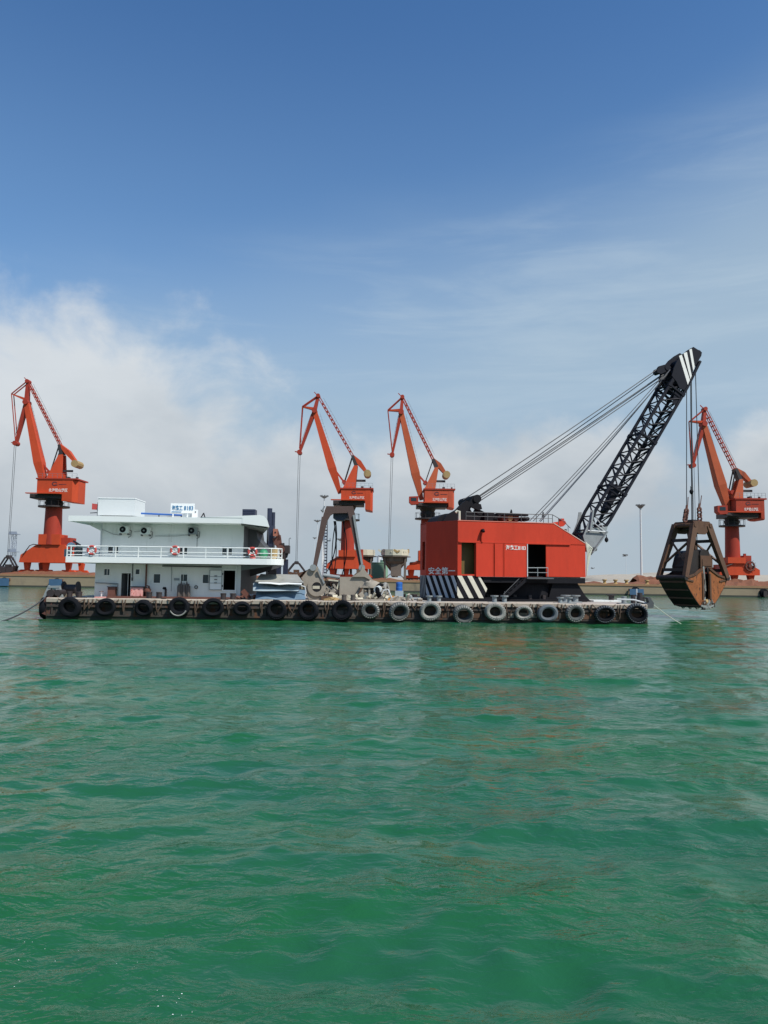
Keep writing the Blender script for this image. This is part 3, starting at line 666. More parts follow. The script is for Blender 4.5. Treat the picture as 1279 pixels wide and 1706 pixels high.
def small_grab(p, hgt, wdt, label, arm_m, shell_m, gz):
    z0 = gz + 0.1; h = p.z - z0
    t = Thing('clamshell_grab', label, 'grab', WF, (p.x, p.y, z0), 'clamshell grabs hanging from the portal cranes')
    t.part('head_block', MB().prism([(p.x - wdt * .16, p.y - .7, p.z - h * .18), (p.x + wdt * .16, p.y - .7, p.z - h * .18), (p.x + wdt * .08, p.y - .7, p.z), (p.x - wdt * .08, p.y - .7, p.z)], (0, 1.4, 0)), m_grime)
    for s in (-1, 1):
        for dy in (-.7, .7):
            t.part('arm', MB().beam((p.x + s * wdt * .12, p.y + dy, p.z - h * .12), (p.x + s * wdt * .46, p.y + dy, z0 + h * .38), .22, .3), arm_m)
        t.part('shell', MB().prism([(p.x + s * wdt * .5, p.y - 1.1, z0 + h * .42), (p.x + s * wdt * .42, p.y - 1.1, z0 + h * .15), (p.x + s * wdt * .2, p.y - 1.1, z0), (p.x + s * .03, p.y - 1.1, z0), (p.x + s * .03, p.y - 1.1, z0 + h * .3), (p.x + s * wdt * .2, p.y - 1.1, z0 + h * .34)], (0, 2.2, 0)), shell_m)
    t.part('lower_block', MB().box(p.x - wdt * .14, p.x + wdt * .14, p.y - .6, p.y + .6, z0 + h * .32, z0 + h * .5), shell_m)

_, k, gp, gz = portal_crane(164, (84, 950), dict(T=(47, 636), J=(45, 671), N=(27, 739), O=(21, 657), foot=(75, 815), F=(100.5, 741), C=(129, 773), tower=(103, 758), tw0=(81, 801), tw1=(107, 801),
    house0=(71, 825), house1=(137, 802), lobe=(112, 838), col0=(77, 844), col1=(101, 889), base0=(38, 907), base1=(124, 938)), 'tallest orange portal crane, standing left behind the white deckhouse', grab=(15, 925))
small_grab(gp, 3, 3.4, 'dark grab hanging from the leftmost portal crane over the quay', m_grime, m_grime, gz)
_, k, gp, gz = portal_crane(158, (580, 955), dict(T=(530, 660), J=(524, 685), N=(499, 754), O=(504, 678), foot=(566, 822), F=(587, 759), C=(612, 789), tower=(592, 776), tw0=(571, 817), tw1=(592, 817),
    house0=(569, 836), house1=(621, 818), lobe=(608.5, 852), col0=(569, 866), col1=(589, 916), base0=(544, 927), base1=(617, 948)), 'orange portal crane seen behind the brown A-frame of the parked grab', grab=(494, 935))
small_grab(gp, 4, 3.9, 'rusty grab hanging from a portal crane just left of the parked grab', m_grime, m_grabb, gz)
_, k, gp, gz = portal_crane(162, (712, 955), dict(T=(670, 662), J=(668, 687), N=(653, 758), O=(646, 684), foot=(702, 833), F=(721, 765), C=(743, 791), tower=(726, 779), tw0=(706, 818), tw1=(724, 818),
    house0=(706, 840), house1=(755, 819), lobe=(745, 848), col0=(701, 864), col1=(723, 916), base0=(676, 934), base1=(750, 950), cab=(680, 844)), 'orange portal crane rising behind the left end of the red crane house', cab=True, grab=(648, 918), jm=m_fade, hm=m_dull)
small_grab(gp, 3, 3.0, 'small grab lowered into the quayside hopper left of the red crane house', m_grime, m_grime, W(648, 935, 162).z)
_, k, gp, gz = portal_crane(151, (1222, 972), dict(T=(1173, 682), J=(1171, 707), N=(1153, 776), O=(1149, 702), foot=(1212, 852), F=(1223, 781), C=(1250, 805), tower=(1230, 799), tw0=(1216, 836), tw1=(1232, 836),
    house0=(1215, 856), house1=(1263, 835), lobe=(1256, 867), col0=(1208, 876), col1=(1231, 928), base0=(1192, 938), base1=(1260, 962), cab=(1178, 860)), 'rightmost orange portal crane, behind the big hanging grab', cab=True, grab=(1158, 952), jm=m_fade, hm=m_dull2)
small_grab(gp, 3, 3.2, 'small grab of the rightmost portal crane, hidden low behind the big grab', m_grime, m_grime, gz)
def cable_reel():
    c = W(1249, 943, 149.5)
    t = Thing('cable_reel', 'dark spoked cable reel on the rightmost portal crane base', 'reel', WF, (c.x, c.y, c.z))
    t.part('rim', MB().lathe((c.x, c.y, c.z), (0, 1, 0), [(.75, -.2), (.95, -.2), (.95, .2), (.75, .2)], 20, True).lathe((c.x, c.y, c.z), (0, 1, 0), [(.35, -.25), (.35, .25)], 12), m_rustp)
    for i in range(12):
        a = i * math.pi / 6
        t.part('spoke', MB().tube((c.x + .3 * math.cos(a), c.y, c.z + .3 * math.sin(a)), (c.x + 1.3 * math.cos(a), c.y - .05, c.z + 1.3 * math.sin(a)), .035, n=4), m_wire)
cable_reel()

# ------------------------------------------------------------------ hoppers, masts and sheds on the quay
def hopper(px, label, Y=158):
    k = Y / FPX; c = W(px, 955, Y); x = c.x; gz = quay_z(x); top = W(px, 916, Y).z; rw = 23 * k
    t = Thing('hopper', label, 'hopper', WF, (x, Y, gz), 'steel hoppers on the quay')
    t.part('rim', MB().lathe((x, Y, top - 0.9), (0, 0, 1), [(rw * 1.02, -.3), (rw, .9), (rw * .93, .9), (rw * .9, -.3)], 10, True), m_hoprim)
    t.part('walkway', MB().lathe((x, Y, top - 1.5), (0, 0, 1), [(rw * .9, 0), (rw * 1.16, 0), (rw * 1.16, .15), (rw * .9, .15)], 10, True), m_hop)
    fn = t.part('funnel', MB().lathe((x, Y, top - 1.2), (0, 0, 1), [(rw * .92, 0), (rw * .86, -1.2), (rw * .35, -3.1), (rw * .3, -3.1)], 10), m_hop)
    for a in range(10):
        an = a * 2 * math.pi / 10 + .3; p = Vector((x + rw * .89 * math.cos(an), Y + rw * .89 * math.sin(an), 0))
        t.part('stiffener', MB().beam(p + Vector((0, 0, top - 1.3)), p + Vector((0, 0, top - 2.4)), .12, .12), m_hop, parent=fn)
    for sx_, sy_ in ((-1, -1), (1, -1), (1, 1), (-1, 1)):
        t.part('leg', MB().beam((x + sx_ * rw * .72, Y + sy_ * rw * .6, gz), (x + sx_ * rw * .74, Y + sy_ * rw * .6, top - 1.4), .38, .38), m_hop)
    br = MB()
    for sy_ in (-1, 1):
        br.beam((x - rw * .7, Y + sy_ * rw * .6, gz + .3), (x + rw * .7, Y + sy_ * rw * .6, top - 2.6), .15, .15).beam((x + rw * .7, Y + sy_ * rw * .6, gz + .3), (x - rw * .7, Y + sy_ * rw * .6, top - 2.6), .15, .15)
    t.part('brace', br, m_hop)
    rh = random.Random(int(px))
    for a in range(11):
        an = rh.uniform(0, 6.28); p = Vector((x + rw * .97 * math.cos(an), Y + rw * .97 * math.sin(an), top - .6)); t.part('rim_plate', MB().beam(p, p + Vector((rh.uniform(-.9, .9), 0, rh.uniform(.2, .9))), .2, rh.uniform(.2, .6)), rh.choice((m_hoprim, m_hop, m_cw)))
    t.part('chute', MB().lathe((x, Y, top - 4.3), (0, 0, 1), [(rw * .3, 0), (rw * .22, -1.3)], 8), m_hop)
    t.part('panel', MB().box(x - rw * .3, x + rw * .45, Y - rw * .7, Y - rw * .66, gz + .8, top - 3.0), m_hop)
hopper(657.5, 'dusty steel hopper with pale rim, standing clear of the cranes')
hopper(601, 'hopper half hidden behind the right arm of the parked grab', 166)

def light_mast(px, py0, py1, Y, label, r=0.22, head=1.5, solid=True):
    a = W(px, py0, Y); b = W(px + 0, py1, Y); z0 = 2.0
    t = Thing('light_mast', label, 'light mast', WF, (a.x, Y, z0), 'harbour light masts')
    t.part('pole', MB().tube((a.x, Y, z0), (a.x, Y, a.z), r * 1.5, r, 10), m_mast, smooth=True)
    h = t.part('head_frame', MB().lathe((a.x, Y, a.z), (0, 0, 1), [(.3, -.3), (head * .9, .25), (head, .35), (.3, .3)], 14), m_mastd)
    for i in range(8):
        an = i * math.pi / 4 + .2; c = Vector((a.x + head * .95 * math.cos(an), Y + head * .95 * math.sin(an), a.z + .35))
        t.part('floodlight', MB().box(c.x - .28 * head / 1.5, c.x + .28 * head / 1.5, c.y - .2, c.y + .2, c.z, c.z + .45 * head / 1.5), m_mastd, parent=h)
light_mast(1066.5, 845, 963, 175, 'tall white light mast between red crane house and hanging grab', .18, .9)
light_mast(540, 829, 950, 260, 'tall light mast just left of the parked grab top beam', .16, 1.3)
light_mast(537.5, 852, 950, 300, 'light mast partly hidden by the upper left of the A-frame', .14, .8)
light_mast(528.5, 869, 950, 380, 'shorter far light mast left of the A-frame', .12, 1.5)
light_mast(524, 897, 950, 520, 'farthest small light mast left of the A-frame', .10, 1.2)
light_mast(566.5, 900, 950, 330, 'far light mast seen inside the A-frame', .16, 1.3)
light_mast(1042.5, 925, 960, 520, 'tiny far light mast on the skyline left of the white mast', .12, 1.0)

def lattice_tower(px, py0, Y, wdt, label, mm, name='lattice_tower', plat=()):
    a = W(px, py0, Y); z0 = 2.0; h = a.z - z0; n = max(6, int(h / (wdt * 1.3)))
    t = Thing(name, label, 'tower', WF, (a.x, Y, z0))
    hw = wdt / 2
    for sx_, sy_ in ((-1, -1), (1, -1), (1, 1), (-1, 1)):
        t.part('upright', MB().beam((a.x + sx_ * hw, Y + sy_ * hw, z0), (a.x + sx_ * hw * .85, Y + sy_ * hw * .85, a.z), .14, .14), mm)
    for i in range(n):
        za, zb = z0 + h * i / n, z0 + h * (i + 1) / n; b = MB()
        for sy_ in (-1, 1):
            s_ = 1 if i % 2 else -1
            b.beam((a.x - s_ * hw, Y + sy_ * hw, za), (a.x + s_ * hw, Y + sy_ * hw, zb), .09, .09).beam((a.x - hw, Y + sy_ * hw, zb), (a.x + hw, Y + sy_ * hw, zb), .12, .12)
            b.beam((a.x + sy_ * hw, Y - s_ * hw, za), (a.x + sy_ * hw, Y + s_ * hw, zb), .09, .09)
        t.part('bracing', b, mm)
    for f in plat:
        z = z0 + h * f; t.part('platform', MB().box(a.x - wdt * 1.1, a.x + wdt * 1.1, Y - wdt, Y + wdt, z - .15, z + .15).box(a.x - wdt, a.x + wdt, Y - wdt * .9, Y - wdt * .8, z + .15, z + 1.1), mm)
lattice_tower(24, 888, 330, 1.7, 'hazy grey lattice tower left of the leftmost portal crane', M('haze_tinted_tower', (0.22, 0.26, 0.32), 0.8), plat=(.55, .97))  # distance haze is mixed into the tower's blue-grey colour

def ladder_mast():
    Y = 176; a = W(545, 866, Y); b = W(540, 866, Y); z0 = 2.0; x0, x1 = a.x - .9, a.x + .1; k = Y / FPX
    x1 = x0 + 7.5 * k
    t = Thing('rack_mast', 'slender white stepped lattice mast seen through the parked grab', 'mast', WF, (x0, Y, z0))
    t.part('upright', MB().box(x0, x0 + .38, Y - .4, Y + .4, z0, a.z), m_white2)
    t.part('upright', MB().box(x1 - .16, x1, Y - .4, Y + .4, z0, a.z), m_mastd)
    n = 20
    for i in range(n):
        z = z0 + (a.z - z0) * (i + .5) / n
        t.part('step', MB().box(x0 + .38, x1 - .16, Y - .35, Y + .35, z - .16, z + .16), m_mast if i % 2 else m_mastd)
    z = W(545, 901, Y).z
    t.part('side_arm', MB().box(x1, x1 + .7, Y - .2, Y + .2, z - .1, z + .1).box(x1 + .55, x1 + .65, Y - .1, Y + .1, z, z + .6), m_mastd)
ladder_mast()
def shed():
    Y = 174; a = W(614, 955, Y); b = W(641, 938, Y)
    t = Thing('shipping_container', 'pale green container between the two hoppers', 'container', WF, (a.x, Y, 2.4))
    t.part('body', MB().box(a.x, b.x, Y, Y + 3, 2.4, b.z), m_cgreen)
    n = 12
    for i in range(n):
        x = a.x + (b.x - a.x) * (i + .5) / n; t.part('rib', MB().box(x - .06, x + .06, Y - .06, Y - .002, 2.5, b.z - .1), m_cgreen)
    t.part('roof_rail', MB().box(a.x, b.x, Y - .08, Y + 3, b.z, b.z + .14), m_cgreen)
    Y = 300; a = W(631.5, 925, Y)
    t = Thing('silo', 'small grey silo behind the pale green container', 'silo', WF, (a.x, Y, 2))
    t.part('barrel', MB().tube((a.x, Y, 2), (a.x, Y, a.z - .6), .85, n=16), m_mast, smooth=True)
    t.part('cap', MB().lathe((a.x, Y, a.z - .6), (0, 0, 1), [(.9, 0), (.3, .6)], 16), m_mastd)
    Y = 290; a = W(637, 933, Y)
    t = Thing('storage_tank', 'squat pale tank right of the small grey silo', 'tank', WF, (a.x, Y, 2))
    t.part('barrel', MB().tube((a.x + .6, Y, 2), (a.x + .6, Y, a.z), 1.5, n=18), m_cgreen, smooth=True)
    t.part('lid', MB().lathe((a.x + .6, Y, a.z), (0, 0, 1), [(1.5, 0), (1.2, .35), (.2, .5)], 18), m_mast, smooth=True)
shed()

# ------------------------------------------------------------------ the barge
B = BF
def bs(px, v=0.0, py=990): return B.at(px, py, v)[0]
def bz(px, py, v): return B.at(px, py, v)[2]
S0, S1, BW = bs(78), bs(1078), 15.5
def build_barge():
    t = Thing('barge', 'long rusty flat deck barge with tyres along its side', 'barge', B, (S0, 0, 0))
    hull = MB().wall(S0, S1, -0.9, DECK - 0.22, 0.03, 0.2).box(S0, S0 + .2, .25, BW, -.9, DECK - .22).box(S1 - .2, S1, .25, BW, -.9, DECK - .22).box(S0, S1, BW, BW + .2, -.9, DECK - .22)
    h = t.part('hull', hull, m_hull)
    r = random.Random(2); n = 27
    # the chalky gunwale, in lengths that are dented and sag unevenly
    xs = [S0 + (S1 - S0) * i / n for i in range(n + 1)]
    for i in range(n):
        dz = r.uniform(-.025, .02); dv = r.uniform(-.04, .02)
        t.part('gunwale_plate', MB().prism([(xs[i], dv - .06, DECK - .24 + dz), (xs[i], dv - .08, DECK - .02 + dz), (xs[i], .1, DECK + .03 + dz), (xs[i], .3, DECK + .03 + dz), (xs[i], .3, DECK - .24 + dz)], (xs[i + 1] - xs[i] - .015, r.uniform(-.01, .01), r.uniform(-.02, .02))), m_edge)
    t.part('weed_band', MB().box(S0 + .01, S1 - .01, .012, .029, -.8, .13), M('slimy_weed', (.018, .026, .014), .6, var=.6, scale=2.5, dirt=.5, dirtcol=(.05, .05, .04)))
    t.part('deck', MB().box(S0, S1, .301, BW + .2, DECK - .2, DECK), m_deck)
    t.part('rubbing_strake', MB().box(S0 + .1, S1 - .1, -.1, .028, DECK - .52, DECK - .40), m_hull)
    t.part('rubbing_strake', MB().box(S0 + .1, S1 - .1, -.06, .028, .16, .26), m_hull)
    for i in range(52):
        x = S0 + .5 + (S1 - S0 - 1) * i / 51 + r.uniform(-.12, .12)
        t.part('hull_rib', MB().box(x - .05, x + .05, -.07, .028, .27, DECK - .53), m_hull, parent=h)
    m_rusthull = M('bare_rusty_hull_plate', (0.12, 0.060, 0.035), 0.85, var=0.6, scale=1.1, rust=0.5, rustcol=(0.20, 0.085, 0.04), bump=0.02, dirt=.3, dirtcol=(.04, .035, .03))
    for px0, px1, mm in ((94, 140, m_hull), (270, 322, m_hull), (548, 596, m_cyl), (590, 690, m_grabb), (735, 800, m_grabb), (845, 900, m_grabg), (926, 1078, m_rusthull)):
        x0, x1 = bs(px0, 0), bs(px1, 0); n_ = max(1, int((x1 - x0) / 1.2))
        for i in range(n_):
            a, b = x0 + (x1 - x0) * i / n_, x0 + (x1 - x0) * (i + 1) / n_
            t.part('doubler_plate', MB().box(a + .03, b - .03, -.012 - r.uniform(0, .02), .0285, .28 + r.uniform(0, .05), DECK - .54 - r.uniform(0, .06)), mm, parent=h)
    # deck edge pipes and rust coaming
    t.part('coaming', MB().box(S0 + 3.2, bs(402, 1.7), 1.62, 1.74, DECK, DECK + .14), m_rustp)
    t.part('hatch_coaming', MB().box(bs(985, 6), bs(1036, 6), 5.5, 7.5, DECK, DECK + .1), m_white)
    # paired mooring posts
    def posts(pxs, v, hgt, mm, rr=.17, flare=False):
        for px in pxs:
            x = bs(px, v)
            prof = [(rr, 0), (rr, hgt - .1), (rr * (1.7 if flare else 1.1), hgt - .08), (rr * (1.75 if flare else 1.1), hgt)]
            t.part('mooring_post', MB().lathe((x, v, DECK), (0, 0, 1), prof, 12), mm)
        if len(pxs) == 2: t.part('post_base', MB().box(bs(pxs[0], v) - .4, bs(pxs[1], v) + .4, v - .3, v + .3, DECK + .001, DECK + .06), mm)
    posts((116, 132), .7, .42, m_grime); posts((248.5, 265), .7, .45, m_grime); posts((372, 388), .7, .42, m_grime)
    posts((573, 588), .6, .42, m_cyl, .15); posts((715, 731), .5, .42, m_greysteel, .13, True); posts((823.5, 840), .5, .48, m_greysteel, .15, True)
    posts((933, 948), .5, .42, m_greysteel, .13, True); posts((942, 958), 3.4, .5, m_greysteel, .2, True); posts((1018,), 7, .5, m_grime, .2, True)
    posts((1039, 1056), 1.0, .5, m_greysteel, .16); posts((1063, 1070), 3.0, .45, m_grime, .16); posts((676, 690), 5, .4, m_grime, .2)
    # left end winch frame and fairlead
    xL = bs(84, .9); xq = bs(96, .9)
    t.part('fairlead_frame', MB().beam((xL - .2, .6, DECK), (xL + .1, .6, DECK + .75), .25, .25).beam((xq + .35, .6, DECK), (xq + .1, .6, DECK + .75), .25, .25).beam((xL, .6, DECK + .7), (xq + .25, .6, DECK + .72), .3, .14), m_greysteel)
    t.part('fairlead_roller', MB().tube((xL + .25, .2, DECK + .3), (xL + .25, 1.2, DECK + .3), .24, n=12).tube((xL + .7, .2, DECK + .34), (xL + .7, 1.2, DECK + .34), .2, n=12), m_grime)
    t.part('anchor_drum', MB().lathe((xL + .3, 2.2, DECK + .55), (1, 0, 0), [(.5, 0), (.5, .08), (.3, .1), (.3, .9), (.5, .92), (.5, 1.0)], 16), m_grime)
    t.part('corner_fender', MB().prism([(S0 - .35, .15, .3), (S0 + .2, .0, .1), (S0 + .35, .0, DECK - .25), (S0 + .1, .1, DECK + .1), (S0 - .2, .2, DECK + .05)], (0, 1.5, 0)), m_rustp)
    xR = bs(1079, .8)
    t.part('end_fairlead', MB().prism([(xR - .55, .2, DECK - .25), (xR + .12, .2, DECK - .2), (xR + .16, .2, DECK + .1), (xR - .1, .2, DECK + .5), (xR - .25, .2, DECK + .45), (xR - .15, .2, DECK + .15), (xR - .5, .2, DECK)], (0, .5, 0)), m_dkgrey)
    t.part('end_fairlead_roller', MB().tube((xR - .5, .9, DECK + .0), (xR - .5, .9, DECK + .75), .17, n=12).tube((xR - .95, .9, DECK), (xR - .95, .9, DECK + .6), .15, n=12), m_grime)
    t.part('end_rail', MB().path([(xR - 2.2, .4, DECK + .32), (xR - 1.1, .4, DECK + .3), (xR - .3, .4, DECK + .1)], .05).tube((xR - .6, 1.2, DECK), (xR - .6, 1.2, DECK + 1.0), .05), m_mast)
    for i in range(7):
        x = S0 + 3 + r.random() * (S1 - S0 - 6)
    return t
build_barge()

# tyres hung along the side
TY = [(116, 1012, 18, 'k', 0, 'black tyre nearest the left end post pair, first facing out'),
      (175, 1012, 17, 'k', 0, 'black tyre below the brown box by the deckhouse wall'),
      (239, 1013, 15, 'k', 0, 'sunken black tyre below the red and white tarp bundle'),
      (298, 1011, 17, 'kw', 0, 'squashed black tyre with a pale lower lip below the gas cylinders'),
      (354, 1012.5, 19, 'k', 0, 'biggest black tyre, below the open white deckhouse door panel'),
      (402.5, 1014, 14.5, 'k', 0, 'small black tyre below the right corner of the deckhouse'),
      (460.5, 1016, 17, 'd', 1, 'dark tyre below the middle of the crumpled blue plates'),
      (514, 1017, 17, 'd', 1, 'dark tyre below the ring hole of the parked grab'),
      (570, 1017, 18, 'd', 1, 'dark treaded tyre below the two posts at the parked grab'),
      (617, 1017, 15.5, 'g', 1, 'small pale grey tyre below the right shell of the parked grab'),
      (664.5, 1018.5, 17.5, 'g', 1, 'grey tyre below the blue barrel'),
      (716.5, 1018, 18.5, 'w', 1, 'whitened treaded tyre below the striped skirt lettering corner'),
      (771.5, 1023.5, 18, 'g', 1, 'low hung grey tyre below the black and white striped panel'),
      (825, 1019.5, 18, 'w', 1, 'whitest treaded tyre, below two flared posts under the crane stair'),
      (872.5, 1021, 14.5, 'w', 1, 'small whitened tyre below the crane stair foot'),
      (912.5, 1022, 18, 'b', 0, 'smooth blue grey tyre below the crane side doorway'),
      (958, 1022, 15.5, 'g', 1, 'small grey treaded tyre below the right end of the crane base'),
      (1007.5, 1023, 17.5, 'd', 1, 'dark treaded tyre on the bare rusty hull, second from the right end'),
      (1061.5, 1022, 18, 'd', 1, 'dark tyre at the right end of the barge')]
rt = random.Random(9)
def tyre(px, py, r, kind, tread, label):
    rad = r / 27.3; v = -.12 - .26
    s, _, z = B.at(px, py, v - .1)
    mm = {'k': m_tyre, 'kw': m_tyre, 'd': m_tyre, 'g': m_tyre2, 'w': m_tyre3, 'b': m_tyreb}[kind]
    if kind == 'd' and px > 440: mm = m_tyre
    tilt = Vector((rt.uniform(-.22, .22), 1, rt.uniform(-.08, .34))).normalized()
    t = Thing('tyre_fender', label, 'tyre', B, (s, v, z), 'tyre fenders hung along the barge side')
    w_ = .25; inn = rad * rt.uniform(.53, .63)
    prof = [(inn, -w_ * .7), (inn + .02, -w_), (rad * .78, -w_ * 1.15), (rad * .95, -w_ * .95), (rad, -w_ * .5), (rad, w_ * .5), (rad * .95, w_ * .9), (inn, w_ * .9), (inn * .93, 0)]
    c = Vector((s, v, z)); c2 = c
    lm = MB().lathe(c2, tilt, prof, 36, True)
    sq, ln, sgx = rt.uniform(.84, 1.0), rt.uniform(-.10, .10), rt.uniform(.97, 1.04)
    lm.v = [(c.x + (x - c.x) * sgx + (zz - c.z) * ln, y, c.z + (zz - c.z) * sq + (.04 * math.cos((x - c.x) / rad * 2.5) if zz < c.z else 0)) for x, y, zz in lm.v]
    body = t.part('carcass', lm, mm, smooth=True)
    if kind == 'kw':
        a = []
        for i in range(11):
            q = R(205 + 13 * i); a.append(c + Vector((rad * .86 * math.cos(q), -w_ * 1.15, rad * .86 * math.sin(q))))
        t.part('worn_lip', MB().path(a, .045, 6), m_tyre3, smooth=True)
    if tread:
        a = tilt.orthogonal().normalized(); b = tilt.cross(a); tr = MB(); n = int(26 * rad / .65)
        for i in range(n):
            q = 2 * math.pi * i / n; e = a * math.cos(q) + b * math.sin(q); e2 = a * math.cos(q + .07) + b * math.sin(q + .07)
            tr.beam(c + e * (rad * .86) - tilt * (w_ * 1.12), c + e2 * (rad * 1.005) - tilt * (w_ * .45), .075, .05, side=tuple(tilt.cross(e)))
        tr.v = [(c.x + (x - c.x) * sgx + (zz - c.z) * ln, y, c.z + (zz - c.z) * sq) for x, y, zz in tr.v]
        t.part('tread_lug', tr, {'d': m_tyreb if px > 1000 else m_tyre, 'g': m_tyre3, 'w': m_tyre3}.get(kind, mm), kind='stuff')
    for sg in (-1, 1):
        top = (s + sg * rad * rt.uniform(.95, 1.35), -.13, DECK - .02); q = R(90 - sg * rt.uniform(38, 60))
        low = (s + rad * .9 * math.cos(q), -.42, z + rad * .9 * math.sin(q))
        t.part('chain', MB().path(sag(top, low, .05, 5), .035, 5), m_rope)
for a in TY: tyre(*a)
def end_tyre():
    s, v, z = S0 - .32, .75, bz(76, 1013, 0)
    t = Thing('tyre_fender', 'black tyre seen edge on, hung round the left end of the barge', 'tyre', B, (s, v, z), 'tyre fenders hung along the barge side')
    t.part('carcass', MB().lathe((s, v, z), (1, .1, 0), [(.40, -.2), (.62, -.24), (.70, -.12), (.70, .12), (.62, .24), (.40, .2), (.36, 0)], 32, True), m_tyre, smooth=True)
    t.part('chain', MB().path([(s + .1, v - .1, z + .6), (s + .35, v, DECK + .05)], .04), m_rope)
end_tyre()
# chain loops and old rope hanging between the tyres
rc = random.Random(21)
def hang_chain(px, label):
    s = bs(px, -.1); a_ = rc.uniform(.04, .22); b_ = rc.uniform(.04, .22); q_ = rc.uniform(.3, .8); pts = [(s - a_, -.09, DECK - .05), (s - a_ * rc.uniform(.4, 1.2), -.14, DECK - .6 * q_), (s + rc.uniform(-.1, .1), -.15, DECK - q_ * 1.1), (s + b_ * rc.uniform(.4, 1.3), -.14, DECK - .5 * q_), (s + b_, -.09, DECK - .03)]
    single('hanging_chain', label, 'chain', B, (s, -.1, DECK), MB().path(pts, .04, 5), m_rope, 'loose chains hanging on the barge side')
for px, lb in ((143, 'pale chain loop between the first two black tyres'), (152, 'rusty chain loop just left of the tyre below the brown box'), (208, 'rusty chain loop right of the tyre below the brown box'), (266, 'orange rusty chain below the second pair of deck posts'), (328, 'rusty chain loop between squashed tyre and the biggest black tyre'), (381, 'rusty chain below the post pair near the dark doorway'), (436, 'rusty chain loop below the left end of the crumpled plates'), (487, 'thin chain below the crumpled plates between two dark tyres'), (543, 'pale chain loop left of the tyre below the two grab posts'), (594, 'pale chain loop between dark tyre and first grey tyre'), (640, 'pale chain loop between the two smaller grey tyres'), (690, 'thick pale chain loop left of the whitened tyre'), (744, 'pale chain between the whitened tyre and the low hung tyre'), (798, 'chain loop left of the whitest tyre'), (848, 'chain loop right of the whitest tyre'), (892, 'chain between small whitened tyre and smooth blue grey tyre'), (934, 'chain between the blue grey tyre and small treaded grey tyre'), (984, 'rusty chain on the bare hull left of the second last tyre'), (1030, 'rusty chain between the last two tyres at the right end')):
    hang_chain(px, lb)
# mooring lines and their ends in the water
p0 = B.at(80, 992, .5); p1 = B.loc(W(-25, 1032, 44.0))
single('mooring_line', 'dark mooring cable running left from the barge into the water', 'cable', B, p0, MB().path(sag(p0, (p1[0], p1[1], -.15), .35), .045), m_wire)
p0 = B.at(1083, 1003, .6); p1 = B.loc(W(1136, 1034, 52.0))
single('mooring_line', 'thin mooring rope running from the right end of the barge into the water', 'rope', B, p0, MB().path(sag(p0, (p1[0], p1[1], -.1), .08), .025), m_pipe)

